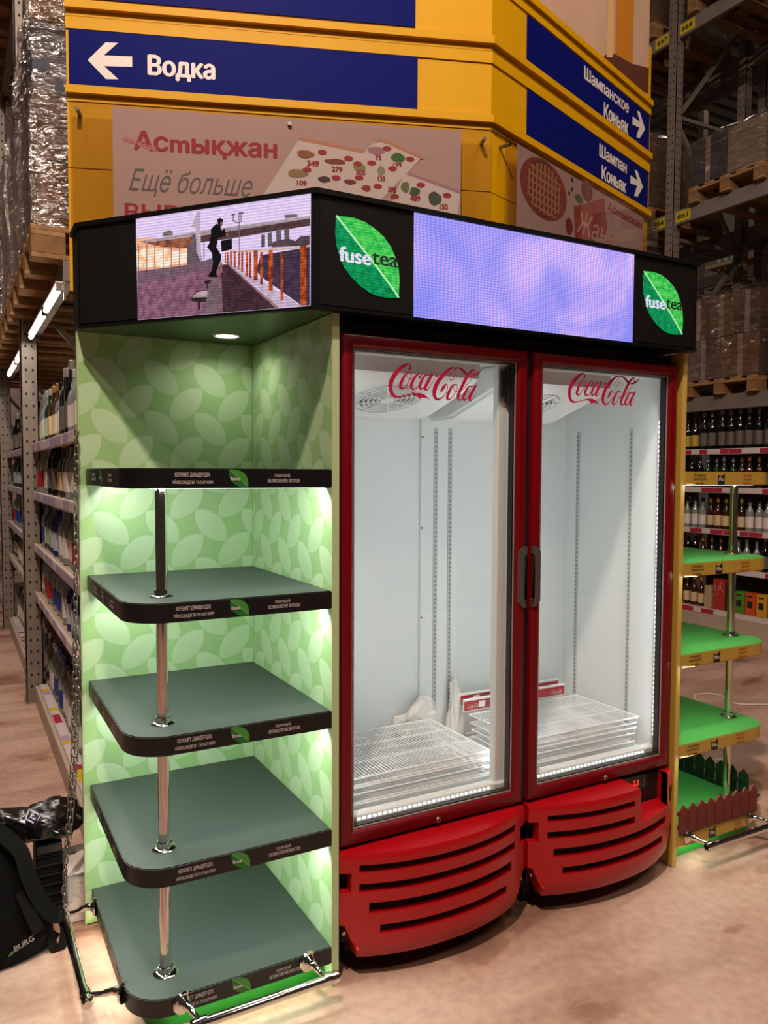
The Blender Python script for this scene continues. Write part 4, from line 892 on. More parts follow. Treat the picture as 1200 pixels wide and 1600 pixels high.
# front poster behind its sheet
ft = thing('promotion_poster', 'long pale poster with red lettering and price leaflets behind clear acrylic on yellow cladding', 'poster', tuple(Q0+D1+Z*2.6))
fp = obj('sheet', prism(B(), [(.195, 2.55), (1.778, 2.55), (1.778, 3.104), (.195, 3.104)], Q0+N1*.046, D1, Z, N1, .0015), paper, ft, smooth=False)
obj('acrylic_panel', prism(B(), [(.016, 2.5), (1.92, 2.5), (1.92, 3.116), (.016, 3.116)], Q0+N1*.052, D1, Z, N1, .004), acrylic, ft, smooth=False)
for s, z in ((.048, 3.081), (1.888, 3.07), (.974, 3.078), (.048, 2.53), (1.888, 2.53)): standoff(Q0, D1, N1, s, z, ft)
PL = .0482
words_on(fp, 'Асmықжан', Q0, D1, N1, .285, .918, 2.905, 3.010, poster_red, .035, 0, PL)
bm = B()
for k in range(7):
    s = .235+k*.021; z = 2.968-k*.006
    for sg in (1, -1): flat(bm, [(s, z), (s+.014, z+sg*.012), (s+.026, z+sg*.006), (s+.018, z)], Q0+N1*(PL+.0006), D1, Z)
obj('wheat_ear', bm, mat('wheat_pink', '#d58a8c', .6), fp, smooth=False)
words_on(fp, 'Ещё больше', Q0, D1, N1, .262, .806, 2.725, 2.845, poster_grey, -.012, .42, PL)
words_on(fp, 'ВЫГОДЫ', Q0, D1, N1, .243, .74, 2.600, 2.690, poster_red, .025, 0, PL)
pg = mat('leaflet_page', '#e8e0dc', .6); pt = mat('leaflet_edge', '#d29a7c', .6); pv = mat('leaflet_edge_violet', '#b890a4', .6)
for k, (pts, edge, me) in enumerate((([(1.013, 3.011), (1.32, 2.969), (1.209, 2.823), (.95, 2.56), (.72, 2.56), (.87, 2.782)], [(1.013, 3.011), (1.02, 3.026), (1.33, 2.985), (1.32, 2.969)], pt), ([(1.504, 2.891), (1.775, 2.811), (1.749, 2.60), (1.389, 2.60)], [(1.504, 2.891), (1.775, 2.811), (1.777, 2.826), (1.504, 2.905)], pv), ([(1.316, 2.975), (1.36, 3.02), (1.40, 3.028), (1.585, 2.965), (1.418, 2.784), (1.20, 2.56), (.98, 2.56), (1.209, 2.833)], [(1.36, 3.02), (1.39, 3.042), (1.42, 3.040), (1.61, 2.965), (1.585, 2.960), (1.40, 3.030)], pt))):
    e = Vector(Q0)+N1*(PL+.0004*(k+1))
    bm = B(); flat(bm, pts, e, D1, Z); bmesh.ops.triangulate(bm, faces=bm.faces[:]); lf = obj('leaflet', bm, pg, fp, smooth=False)
    bm = B(); flat(bm, edge, e+N1*.0003, D1, Z); bmesh.ops.triangulate(bm, faces=bm.faces[:]); obj('leaflet_edge', bm, me, lf, smooth=False)
bm = B()
for s, z in ((1.123, 2.964), (1.244, 2.943), (1.053, 2.881), (1.187, 2.852), (1.287, 2.921), (1.424, 2.999), (1.533, 2.957), (1.352, 2.929), (1.45, 2.909), (1.381, 2.824), (1.294, 2.858), (1.585, 2.842), (1.711, 2.801), (1.461, 2.783)):
    flat(bm, [(s+.021*math.cos(a), z+.012*math.sin(a)) for a in [k*.6283 for k in range(10)]], Q0+N1*(PL+.0021), D1, Z)
for t, (s0, z0), (s1, z1) in (('349', (1.053, 2.897), (1.109, 2.924)), ('279', (1.166, 2.879), (1.216, 2.903)), ('109', (1.007, 2.809), (1.052, 2.831)), ('305', (1.277, 2.871), (1.323, 2.895)), ('75', (1.369, 2.944), (1.398, 2.965)), ('199', (1.453, 2.917), (1.494, 2.94)), ('135', (1.381, 2.849), (1.417, 2.872)), ('395', (1.428, 2.803), (1.468, 2.826)), ('489', (1.534, 2.766), (1.583, 2.793)), ('150', (1.675, 2.735), (1.716, 2.761))):
    letter(bm, t, Q0+N1*(PL+.0022)+D1*s0+Z*z0, D1, Z, s1-s0, z1-z0, bold=.05)
obj('price_print', bm, poster_red, fp, smooth=False)
for k, ((s0, z0), (s1, z1), c) in enumerate((((1.003, 2.932), (1.088, 2.971), '#a5653f'), ((1.13, 2.912), (1.237, 2.939), '#8a4a30'), ((.961, 2.839), (1.06, 2.884), '#a08a55'), ((1.102, 2.827), (1.166, 2.858), '#4a3a3a'), ((1.259, 2.891), (1.33, 2.923), '#8fa050'), ((1.33, 2.965), (1.417, 3.006), '#b08a90'), ((1.439, 2.937), (1.511, 2.984), '#3d7a30'), ((1.374, 2.87), (1.417, 2.922), '#9aa58a'), ((1.216, 2.823), (1.287, 2.851), '#7a3a3a'), ((1.302, 2.796), (1.352, 2.831), '#a03a44'), ((1.49, 2.799), (1.534, 2.858), '#6f8a50'), ((1.527, 2.787), (1.585, 2.832), '#45604a'), ((1.615, 2.749), (1.689, 2.817), '#4a5a4c'))):
    bm = B(); r = random.Random(k); cs, cz, w, h = (s0+s1)/2, (z0+z1)/2, (s1-s0)/2, (z1-z0)/2
    flat(bm, [(cs+w*math.cos(a)*r.uniform(.75, 1.05), cz+h*math.sin(a)*r.uniform(.75, 1.05)) for a in [q*.5236 for q in range(12)]], Q0+N1*(PL+.0018), D1, Z)
    bmesh.ops.triangulate(bm, faces=bm.faces[:]); obj('product_print', bm, mat('product_print_%d' % k, c, .6), fp, smooth=False)
# right poster
rt = thing('bakery_poster', 'pale poster with a lattice pie and red lettering behind acrylic under the right direction boards', 'poster', tuple(Q1+D2+Z*2.6))
rp = obj('sheet', prism(B(), [(.165, 2.5), (1.64, 2.5), (1.64, 3.112), (.165, 3.112)], Q1+N2*.046, D2, Z, N2, .0015), paper, rt, smooth=False)
obj('acrylic_panel', prism(B(), [(.05, 2.45), (1.85, 2.45), (1.85, 3.125), (.05, 3.125)], Q1+N2*.052, D2, Z, N2, .004), acrylic, rt, smooth=False)
for s, z in ((.08, 3.08), (1.80, 3.085), (.08, 2.5), (1.80, 2.5)): standoff(Q1, D2, N2, s, z, rt)
def disc(s, z, a, b, n=24, jag=0, seed=1):
    r = random.Random(seed); return [(s+a*math.cos(t)*(1-r.random()*jag), z+b*math.sin(t)*(1-r.random()*jag)) for t in [2*math.pi*k/n for k in range(n)]]
def print_on(name, pts, c, lift, parent=rp):
    bm = B(); flat(bm, pts, Q1+N2*(PL+lift), D2, Z); bmesh.ops.triangulate(bm, faces=bm.faces[:]); return obj(name, bm, mat('bakery_'+name+c[1:], c, .6), parent, smooth=False)
print_on('pie_print', disc(.425, 2.96, .235, .150, 30), '#a14a3c', .0003); print_on('pie_print', disc(.425, 2.96, .175, .142, 26), '#7a3a34', .0006)
bm = B(); r = random.Random(3)
for k in range(9):
    s = .27+k*.038; h = .142*math.sqrt(max(0, 1-((s-.425)/.18)**2))
    flat(bm, [(s-.010, 2.96-h*.9), (s+.010, 2.96-h*.9), (s+.016, 2.96+h*.9), (s-.004, 2.96+h*.9)], Q1+N2*(PL+.0009), D2, Z)
for k in range(6):
    z = 2.86+k*.037; w = .17*math.sqrt(max(0, 1-((z-2.96)/.15)**2)); flat(bm, [(.425-w, z-.005), (.425+w, z-.022), (.425+w, z-.010), (.425-w, z+.007)], Q1+N2*(PL+.0011), D2, Z)
obj('pie_lattice', bm, mat('bakery_crust', '#c58a66', .6), rp, smooth=False)
print_on('card_print', [(.738, 2.953), (1.097, 3.093), (1.147, 2.901), (.766, 2.72)], '#ad4a3e', .0004)
print_on('berry_print', disc(.886, 3.075, .066, .055), '#7c2c3c', .0003); print_on('berry_print', disc(.69, 2.835, .04, .045), '#8c2c38', .0003)
for q in ((.716, 3.091), (.713, 3.04), (.685, 3.011)): print_on('berry_print', disc(*q, .012, .012, 10), '#3a3440', .0003)
print_on('leaf_print', disc(.797, 3.011, .05, .022, 12), '#6c7a5c', .0003)
words_on(rp, 'Жаңа', Q1, D2, N2, .77, 1.24, 2.80, 2.95, mat('bakery_script', '#e0b8b0', .6), -.02, .3, PL+.0012)
words_on(rp, 'Асmыкжан', Q1, D2, N2, 1.141, 1.619, 3.035, 3.085, poster_red, .02, 0, PL+.0004)

# ================================================================ bottles (one of each kind, then copies)
clear = thin_glass('bottle_clear', (.80, .84, .84), 1.1, .04, .06)
ambr = mat('bottle_amber', '#3a1c0a', .12, coat=.3); dark = mat('bottle_dark', '#0c0d0e', .12, coat=.3); grn = mat('bottle_green', '#1c3a22', .12, coat=.3)
blue_glass = mat('bottle_blue', '#16275c', .12, coat=.3); liquid = mat('bottle_pale', '#7c837e', .12, coat=.4)
KINDS = {
 'clear': (liquid, '#c9c4bd', '#b9b6b0', 'clear bottle with white label'),
 'blue': (liquid, '#1d3a86', '#2a4a9a', 'clear bottle with blue label'),
 'amber': (ambr, '#cbb58a', '#b08a3a', 'amber bottle with cream label'),
 'red': (liquid, '#9c1f26', '#9c1f26', 'clear bottle with red label'),
 'green': (grn, '#9fae90', '#c4c0b8', 'green glass bottle with pale label'),
 'yellow': (dark, '#b3963a', '#17181a', 'black bottle with yellow label'),
 'white': (liquid, '#d2ccc6', '#1a1a1c', 'clear bottle with dark cap'),
 'tall': (dark, '#5c5650', '#8a847c', 'tall dark bottle with grey label'),
 'navy': (blue_glass, '#a8b0c0', '#b8b8b8', 'dark blue bottle with silver cap'),
}
PROTO = {}
HOLD = thing
def bottle(kind, loc, label, group, s=1.0, rz=0):
    if kind not in PROTO:
        g, lc, cc, _ = KINDS[kind]
        t = thing('bottle', label, 'bottle', loc, group, local=True)
        n = 10; k = 1.12 if kind == 'tall' else 1
        obj('glass_body', lathe(B(), [(.030, 0), (.037, .006), (.037, .165*k), (.031, .192*k), (.015, .218*k), (.0135, .272*k)], n=n), g, t)
        obj('label_sleeve', lathe(B(), [(.0376, .035), (.0376, .135*k)], n=n), mat('label_'+kind, lc, .55), t)
        obj('cap', lathe(B(), [(.0155, .262*k), (.0155, .298*k), (.013, .301*k)], n=n), mat('cap_'+kind, cc, .35, .4), t)
        PROTO[kind] = t; t.rotation_euler = (0, 0, rz); t.scale = (s, s, s); return t
    return dup(PROTO[kind], loc, label, group, rz, (s, s, s))

# ================================================================ pallet racks
rack_grey = mat('rack_galvanised', '#857a70', .5, .35, grain=.08, gscale=10); beam_grey = mat('beam_grey', '#7d736b', .5, .2)
hole = mat('hole_dark', '#1c1815', .8); tag_yellow = mat('tag_yellow', '#c9b023', .6); tag_ink = mat('tag_ink', '#1c1a14', .6)
wood = mat('pallet_wood', '#9a7347', .75, grain=.35, gscale=14); wood_d = mat('pallet_block_wood', '#85623a', .8, grain=.35, gscale=14)
carton_m = [mat('carton_tan', '#7c5b3a', .75, grain=.08, gscale=5), mat('carton_brown', '#5f432a', .75, grain=.08, gscale=5), mat('carton_pale', '#a9977f', .75, grain=.08, gscale=5), mat('carton_navy', '#23283c', .6)]
film = film_material('stretch_film', .26)
def upright(parent, x, y, face, z1=8.6, w=.10):
    """perforated post; face = direction the holes look (an open C section: web and two flanges)"""
    bm = B(); t = .006
    box(bm, x, x+w, y-.05, y-.05+t, 0, z1); box(bm, x, x+t, y-.05, y+.05, 0, z1); box(bm, x+w-t, x+w, y-.05, y+.05, 0, z1)
    box(bm, x-.01, x+w+.01, y-.07, y+.07, 0, .008)
    u = obj('upright', bm, rack_grey, parent, smooth=False)
    bm = B(); z = .10
    while z < min(z1, 6.6):
        for xx in (x+.030, x+.070): box(bm, xx-.006, xx+.006, y-.0515, y-.049, z, z+.016)
        for yy in (y-.018, y+.022): box(bm, x-.0012, x+.001, yy-.006, yy+.006, z+.02, z+.036)
        z += .075
    obj('post_hole', bm, hole, u, smooth=False, kind='stuff')
    return u
def bar(bm, p, q, w=.035, h=.035):
    p, q = Vector(p), Vector(q); d = (q-p).normalized(); u, v = frame_axes(d); u *= w/2; v *= h/2
    A = [bm.verts.new(p+a*u+b*v) for a, b in ((-1, -1), (1, -1), (1, 1), (-1, 1))]; D = [bm.verts.new(q+a*u+b*v) for a, b in ((-1, -1), (1, -1), (1, 1), (-1, 1))]
    for k in range(4): bm.faces.new((A[k], A[(k+1) % 4], D[(k+1) % 4], D[k]))
    bm.faces.new(A[::-1]); bm.faces.new(D)
def rack(name, label, x0, depth, posts, beams, tags, inset=0, shift=.02, bh=.14):
    t = thing(name, label, 'rack', (x0+depth/2, posts[0], 0))
    for y in posts:
        upright(t, x0+(inset if y == posts[0] else 0), y, -1); upright(t, x0+depth-.10, y, -1)
        zz_ = .25; k = 0
        while zz_ < 7.8:
            bm = B(); bar(bm, (x0+.09+(inset if y == posts[0] else 0), y, zz_), (x0+depth-.09, y, zz_+.01)); obj('brace', bm, rack_grey, t, smooth=False)
            bm = B(); bar(bm, (x0+.09+(inset if y == posts[0] else 0), y+.012, zz_ if k % 2 == 0 else zz_+1.15), (x0+depth-.09, y+.012, zz_+1.15 if k % 2 == 0 else zz_)); obj('brace', bm, rack_grey, t, smooth=False)
            zz_ += 1.2; k += 1
    for ya, yb in zip(posts, posts[1:]):
        for z in beams:
            for xx in (x0+shift, x0+depth-.07):
                bm = B(); box(bm, xx, xx+.05, ya+.055, yb-.055, z+.14-bh, z+.14, .004); box(bm, xx-.004, xx+.004, ya+.052, ya+.066, z-.04, z+.16); box(bm, xx-.004, xx+.004, yb-.066, yb-.052, z-.04, z+.16)
                obj('beam', bm, beam_grey, t, smooth=False)
    for y, z, body in tags:
        bm = box(B(), x0+.0165, x0+.0195, y-.09, y+.09, z+.02, z+.12)
        k = obj('location_tag', bm, tag_yellow, t, smooth=False)
        obj('lettering', letter(B(), body, (x0+.0155, y+.065, z+.045), -Y, Z, .13, .05, bold=.03), tag_ink, k, smooth=False)
    return t
LP = [1.80, 3.50, 6.20, 8.90, 11.6]
rack('pallet_rack', 'tall grey pallet rack along the left aisle behind the green shelf', -.57, 1.15, LP, [2.31, 4.90], [], .26, .075, .095)
RP_ = [.88, 3.58, 6.28, 8.98, 11.7]
rack('pallet_rack', 'tall grey pallet rack with numbered yellow tags on the right', 5.37, 1.15, RP_, [2.10, 3.965, 5.775], [(3.43, 3.965, '861'), (3.73, 3.965, '854'), (3.43, 5.775, '664'), (3.73, 5.775, '657')])
rack('pallet_rack', 'grey pallet rack standing back to back behind the right rack', 6.75, 1.15, RP_, [2.10, 3.965, 5.775], [])
def pallet(loc, label, group=None, first=[None]):
    """x = 1.2 m deep, y = .8 m wide"""
    if first[0] is None:
        t = thing('wooden_pallet', label, 'pallet', loc, local=True); pm = None
        for k in range(5):
            y = -.4+k*.175
            if pm is None: q = obj('plank', box(B(), -.6, .6, 0, .10, .122, .144, .002), wood, t); pm = q.data
            else: q = link('plank', pm, t)
            q.location = (0, y, 0)
        sm = None
        for x in (-.6, -.0725, .455):
            if sm is None: q = obj('stringer', box(B(), 0, .145, -.4, .4, .100, .122, .002), wood, t); sm = q.data
            else: q = link('stringer', sm, t)
            q.location = (x, 0, 0)
        km = None
        for x in (-.6, -.0725, .455):
            for y in (-.4, -.05, .3):
                if km is None: q = obj('block', box(B(), 0, .145, 0, .10, .022, .100, .002), wood_d, t); km = q.data
                else: q = link('block', km, t)
                q.location = (x, y, 0)
        for y in (-.4, -.05, .3):
            q = link('plank', pm, t); q.location = (0, y, -.122)
        first[0] = t; return t
    return dup(first[0], loc, label, group)
def load(loc, label, rows, h, wrap=True, seed=0, mats=(0, 1), w=.78, d=1.16, sag=.04, name='wrapped_load'):
    """cartons stacked in layers, film wound around"""
    r = random.Random(seed); t = thing(name, label, 'boxes', loc, local=True); z = 0
    for k in range(rows):
        hh = h/rows
        ny = r.choice((2, 3)) if w > .5 else 2
        for j in range(ny):
            for i in range(2):
                y0 = -w/2+w*j/ny; x0 = -d/2+d*i/2; jx, jy = r.uniform(-.012, .012), r.uniform(-.006, .006)
                c = carton_m[mats[(k*7+j+i*3+seed) % len(mats)]]
                q = obj('carton', box(B(), x0+.006+jx, x0+d/2-.006+jx, y0+.005+jy, y0+w/ny-.005+jy, z+.002, z+hh-.002, .004), c, t)
                if i == 0:
                    obj('tape', box(B(), x0+.005+jx, x0+.0065+jx, y0+w/ny/2-.025, y0+w/ny/2+.025, z+.004, z+hh-.004), carton_m[2], q, smooth=False)
        z += hh
    if wrap:
        bm = B(); n = 10; m_ = 14; rings = []
        for k in range(m_+1):
            zz_ = .004+(h+.04)*k/m_; ring = []
            per = []
            for s in range(n): per.append((-d/2+d*s/n, -w/2))
            for s in range(n): per.append((d/2, -w/2+w*s/n))
            for s in range(n): per.append((d/2-d*s/n, w/2))
            for s in range(n): per.append((-d/2, w/2-w*s/n))
            shrink = 1.0 if k < m_ else .93
            for x, y in per:
                nv = Vector((x*3, y*3, zz_*4+seed*3)); o = 1+.02+sag*noise.noise(nv)+.02*noise.noise(nv*3)
                ring.append(bm.verts.new((x*o*shrink, y*o*shrink, zz_+.02*noise.noise(nv*2))))
            rings.append(ring)
        for A, D in zip(rings, rings[1:]):
            for k in range(len(A)): bm.faces.new((A[k], A[(k+1) % len(A)], D[(k+1) % len(A)], D[k]))
        obj('stretch_film', bm, film, t)
    return t
# left rack, first storage level (top of beam 2.45)
LX = -.03
lz = 2.452
for k, (y, h, rows, mt, nm) in enumerate(((2.262, 1.22, 4, (1, 3, 0), 'nearest'), (3.052, .95, 3, (1, 0, 1), 'second'), (4.0, 1.0, 3, (0, 1), 'third'), (4.85, .85, 3, (1, 2), 'fourth'), (5.70, 1.1, 4, (0, 1), 'fifth'), (6.75, .9, 3, (0, 1), 'sixth'), (7.6, 1.0, 3, (1, 0), 'seventh'))):
    pallet((LX, y, lz), 'wooden pallet on the low beams of the left rack, '+nm+' behind the yellow cladding')
    load((LX, y, lz+.146), 'film-wrapped cartons on the low beams of the left rack, '+nm+' behind the yellow cladding', rows, h, True, 11+k, mt, w=.70, sag=.07 if k == 0 else .05)
for k, (y, nm) in enumerate(((2.262, 'nearest'), (3.052, 'second'), (4.0, 'third'), (4.85, 'fourth'), (5.7, 'fifth'))):
    pallet((LX, y, 5.042), 'wooden pallet on the high beams of the left rack, '+nm+' behind the yellow cladding')
    load((LX, y, 5.188), 'cartons on the high beams of the left rack, '+nm+' behind the yellow cladding', 3, .9, k == 2, 31+k, (1, 0), w=.74)
# right rack
RXc = 5.93
for k, (y, z, h, rows, mt, lab) in enumerate(((2.93, 2.242, .78, 2, (1, 0), 'on the low beams of the right rack beside the light box'), (1.98, 2.242, .5, 2, (1, 1), 'on the low beams of the right rack at the frame edge'), (4.2, 2.242, 1.0, 3, (1, 0), 'on the low beams of the right rack behind the light box'), (2.92, 4.107, .42, 1, (2, 3, 2), 'on the middle beams of the right rack, just right of its perforated post'), (4.25, 4.107, .72, 2, (0, 1), 'on the middle beams of the right rack, just left of its perforated post'), (1.95, 4.107, .36, 1, (1, 3), 'on the middle beams of the right rack at the frame edge'), (2.98, 5.917, .5, 2, (1, 1), 'on the high beams of the right rack, just right of its perforated post'), (4.2, 5.917, .8, 2, (0, 2), 'on the high beams of the right rack, just left of its perforated post'))):
    pallet((RXc, y, z), 'wooden pallet '+lab)
    load((RXc, y, z+.146), 'film-wrapped cartons '+lab, rows, h, True, 51+k, mt, w=.80, sag=.035)

# ---------------------------------------------------------------- shelving below the racks
shelf_beige = mat('shelf_beige', '#b4a08c', .5, grain=.05, gscale=5); rail_white = mat('rail_white', '#c9bcb6', .5); kick_m = mat('kick_plate', '#b5a493', .55, grain=.08, gscale=6)
back_dark = mat('shelf_back_dark', '#4a4038', .7)
tags_m = [mat('price_paper', '#cfc4c4', .6), mat('price_lilac', '#a99cba', .6), mat('price_crimson', '#a82440', .6), mat('price_yellow', '#d2b322', .6)]
tag_meshes = {}
def price_tags(parent, x, ya, yb, z, h, pal, seed, step=.09, tilt=0):
    r = random.Random(seed); y = ya
    while y < yb-.05:
        k = r.choice(pal); w = r.choice((step, step, step*1.6))
        key = (k, round(w, 3), h)
        if key not in tag_meshes:
            bm = box(B(), -.0018, 0, 0, w-.006, 0, h); me = bpy.data.meshes.new('price_tag'); bm.to_mesh(me); bm.free(); me.materials.append(tags_m[k]); tag_meshes[key] = me
        if y+w < yb:
            q = link('price_tag', tag_meshes[key], parent); q.location = (x, y, z)
        y += w
def shelving(label, x0, x1, ya, yb, levels, base, kick_top, pal, seed, top_tags=False, tag_range=None):
    t = thing('store_shelving', label, 'shelving', ((x0+x1)/2, (ya+yb)/2, 0))
    tr = tag_range or (ya+.02, yb)
    for k, z in enumerate(levels):
        s = obj('shelf_board', box(B(), x0, x1, ya, yb, z-.028, z, .002), shelf_beige, t, smooth=False)
        r_ = obj('price_rail', box(B(), x0-.012, x0-.001, ya, yb, z-.048, z+.006, .002), rail_white, t, smooth=False)
        price_tags(r_, x0-.0122, tr[0], tr[1], z-.042, .042, pal, seed+k)
    obj('back_panel', box(B(), x1, x1+.02, ya, yb, 0, max(levels)+.45), back_dark, t, smooth=False)
    s = obj('base_shelf', box(B(), x0, x1, ya, yb, base-.03, base, .002), shelf_beige, t, smooth=False)
    bm = box(B(), x0-.022, x0, ya, yb, 0, kick_top, .004)
    kp = obj('kick_plate', bm, kick_m, t, smooth=False)
    if top_tags:
        box_ = box(B(), x0, x0+.055, ya, yb, kick_top-.012, kick_top+.002); obj('label_ledge', box_, rail_white, t, smooth=False)
        lt = obj('label_strip', box(B(), x0+.003, x0+.046, ya, yb, kick_top+.002, kick_top+.003), rail_white, t, smooth=False)
        r = random.Random(seed+9); y = ya
        while y < yb-.12:
            k = r.choice((0, 0, 0, 0, 1, 2, 3)); w = r.choice((.06, .08))
            q = link('price_tag', tag_mesh_flat(k, w), lt); q.location = (x0+.005, y, kick_top+.003); y += w+.004
    else: price_tags(kp, x0-.0222, tr[0], tr[1], kick_top-.048, .042, pal, seed+20)
    return t
def tag_mesh_flat(k, w, C={}):
    if (k, w) not in C:
        bm = box(B(), 0, .038, 0, w, 0, .0015); me = bpy.data.meshes.new('price_tag'); bm.to_mesh(me); bm.free(); me.materials.append(tags_m[k]); C[k, w] = me
    return C[k, w]
LV = [1.66, 1.36, 1.03, .72]
shelving('beige shelving full of bottles under the left rack, near bay', -.50, .02, 1.32, 3.43, LV, .10, .115, (0, 1, 1), 1, True)
shelving('beige shelving full of bottles under the left rack, bay beyond the post', -.50, .02, 3.60, 6.12, LV, .10, .115, (0, 1, 1), 2, True)
shelving('beige shelving under the left rack in the third bay', -.50, .02, 6.30, 8.82, LV, .10, .115, (0, 1, 1), 3, False, (6.3, 6.5))
RV = [1.728, 1.362, .967, .606]
shelving('dim shelving of bottles and gift boxes under the right rack', 5.40, 5.95, 1.0, 3.50, RV, .20, .20, (0, 0, 2, 2), 4, False, (2.2, 3.5))
shelving('dim shelving under the right rack beyond the post', 5.40, 5.95, 3.66, 6.2, RV, .20, .20, (0, 0, 2), 5, False, (3.7, 3.9))
# fluorescent tubes under the first beam
for k, (ya, yb, lab) in enumerate(((1.87, 2.45, 'nearer white tube lamp under the low beam of the left rack'), (2.53, 3.36, 'farther white tube lamp under the low beam of the left rack'), (3.75, 4.6, 'white tube lamp on the left rack just beyond the first post'), (4.7, 5.55, 'white tube lamp on the left rack farthest beyond the first post'))):
    t = thing('tube_lamp', lab, 'lamp', (-.515, (ya+yb)/2, 2.31))
    obj('lamp_housing', box(B(), -.532, -.485, ya-.01, yb+.01, 2.345, 2.3545, .002), rail_white, t)
    obj('tube', cyl(B(), (-.515, ya, 2.327), (-.515, yb, 2.327), .014, n=12), mat('tube_glow', '#fff4e4', .5, emit=7), t)
    bm = B()
    for y in (ya, yb): box(bm, -.528, -.502, y-.010, y+.010, 2.314, 2.346)
    obj('bracket', bm, rack_grey, t, smooth=False)
    area_light('tube_lamp_light', (-.535, (ya+yb)/2, 2.31), (-.62, (ya+yb)/2, .6), 3.5, (1, .9, .78), yb-ya, .03)
# bottles, row by row, in runs of one kind
ORD = 'first second third fourth fifth sixth seventh eighth ninth tenth eleventh twelfth thirteenth fourteenth fifteenth sixteenth seventeenth eighteenth nineteenth twentieth'.split()
ORD += ['twenty-'+w for w in ORD[:9]]
def run_row(x, ya, yb, z, step, seq, where, seed, s=1.0, jit=.012, count='from the far post', rev=True):
    r = random.Random(seed); y = ya; left = 0; i = 0; n = int((yb-ya)/step)+1
    for k in range(n):
        if left <= 0: kind = seq[i % len(seq)]; i += 1; left = r.choice((3, 4, 5)) if len(seq) > 2 else 99
        o = ORD[n-1-k if rev else k]
        bottle(kind, (x+r.uniform(-jit, jit), ya+k*step, z+.001), KINDS[kind][3]+', '+o+' '+count+', '+where, 'bottles '+where, s*(r.uniform(.94, 1.0)), r.uniform(-.4, .4))
        left -= 1
names = ['top shelf', 'second shelf', 'third shelf', 'fourth shelf']
SEQ = [('clear', 'tall', 'white', 'amber', 'green'), ('white', 'amber', 'tall', 'clear', 'red'), ('red', 'clear', 'navy', 'green', 'blue'), ('navy', 'white', 'blue', 'red', 'clear')]
for k, z in enumerate(LV):
    run_row(-.445, 1.68, 3.40, z, .088, SEQ[k], names[k]+' left rack', 100+k, 1.0 if k else 1.05)
    run_row(-.445, 3.70, 6.05, z, .16, SEQ[(k+1) % 4], names[k]+' behind left post', 120+k, 1.0, count='from near post', rev=False)
for q, x in enumerate((-.405, -.31, -.215)):
    run_row(x, 1.70+.03*q, 3.38, .10, .09, (('blue', 'clear', 'white') if q == 0 else ('clear', 'white', 'clear')), ['front', 'middle', 'back'][q]+' row bottom left shelf', 140+q, 1.05)
run_row(-.405, 3.70, 6.05, .10, .18, ('clear', 'white', 'blue'), 'bottom shelf behind left post', 150, 1.05, count='from near post', rev=False)
run_row(5.47, 2.30, 3.45, 1.728, .098, ('tall', 'tall', 'yellow'), 'top shelf right rack', 161, 1.12, count='from the right', rev=False)
run_row(5.47, 2.30, 3.45, 1.362, .092, ('tall', 'amber', 'green'), 'second shelf right rack', 162, 1.0, count='from the right', rev=False)
run_row(5.47, 2.30, 3.45, .967, .088, ('white', 'amber', 'white'), 'third shelf right rack', 163, 1.02, count='from the right', rev=False)
run_row(5.47, 2.30, 3.45, .606, .095, ('tall', 'clear', 'amber'), 'fourth shelf right rack', 164, .95, count='from the right', rev=False)
run_row(5.47, 3.16, 3.45, .20, .095, ('amber', 'amber', 'amber'), 'bottom shelf right rack', 165, .95, count='from the right', rev=False)
for k, (y, w, h, c, lab) in enumerate(((3.06, .075, .21, '#b09a78', 'beige upright gift box on the bottom right shelf'), (2.935, .125, .29, '#a8321e', 'tall red gift box on the bottom right shelf'), (2.825, .07, .26, '#1c2430', 'narrow dark blue gift box on the bottom right shelf'), (2.715, .10, .20, '#4f8a22', 'green gift box with dark emblem on the bottom right shelf'), (2.60, .10, .20, '#c84a1c', 'orange gift box with dark emblem on the bottom right shelf'), (2.485, .10, .20, '#c8921e', 'yellow gift box with dark emblem on the bottom right shelf'), (2.37, .09, .20, '#20242c', 'black gift box at the edge of the bottom right shelf'))):
    t = thing('gift_box', lab, 'box', (5.47, y, .201), local=True)
    obj('carton', box(B(), -.05, .05, -w/2, w/2, 0, h, .003), mat('gift_'+c[1:], c, .5), t)
    if 3 <= k <= 5:
        bm = box(B(), -.052, -.0495, -.026, .026, .065, .125, .012)
        obj('emblem', bm, mat('emblem_dark', '#1f2420', .5), t); bm = box(B(), -.052, -.0495, -.026, .026, .165, .178); obj('title_print', bm, mat('emblem_dark', '#1f2420', .5), t)
    if k == 1:
        bm = B(); tube(bm, [(-.051, -.05, .17), (-.051, -.01, .23), (-.051, .03, .17), (-.051, .05, .25)], .002, 4); tube(bm, [(-.051, .055, .13), (-.051, .01, .15), (-.051, -.03, .27)], .002, 4)
        obj('line_print', bm, letter_white, t)
# pallets of green bottles far behind the right rack
for k in range(4):
    z = 3.70+k*.30
    t = thing('bottle_tray', 'beige tray of green bottles far behind the right rack, layer '+['one', 'two', 'three', 'four'][k]+' from below', 'tray', (9.6, 5.5, z), local=True)
    obj('tray_board', box(B(), -.45, .45, -.7, .7, 0, .05, .004), mat('tray_tan', '#b09070', .7), t)
    for j in range(10): bottle('green', (9.24, 4.95+j*.12, z+.052), 'green bottle, '+ORD[j]+' from right on far tray layer '+['one', 'two', 'three', 'four'][k]+' from below', 'green bottles on far tray layer '+['one', 'two', 'three', 'four'][k], .8)
t = thing('storage_frame', 'grey rack bay carrying bottle trays far behind the right rack', 'rack', (9.6, 5.5, 0))
for x, y in ((9.1, 4.7), (9.1, 6.3), (10.1, 4.7), (10.1, 6.3)): obj('upright', box(B(), x, x+.1, y-.05, y+.05, 0, 7), rack_grey, t, smooth=False)
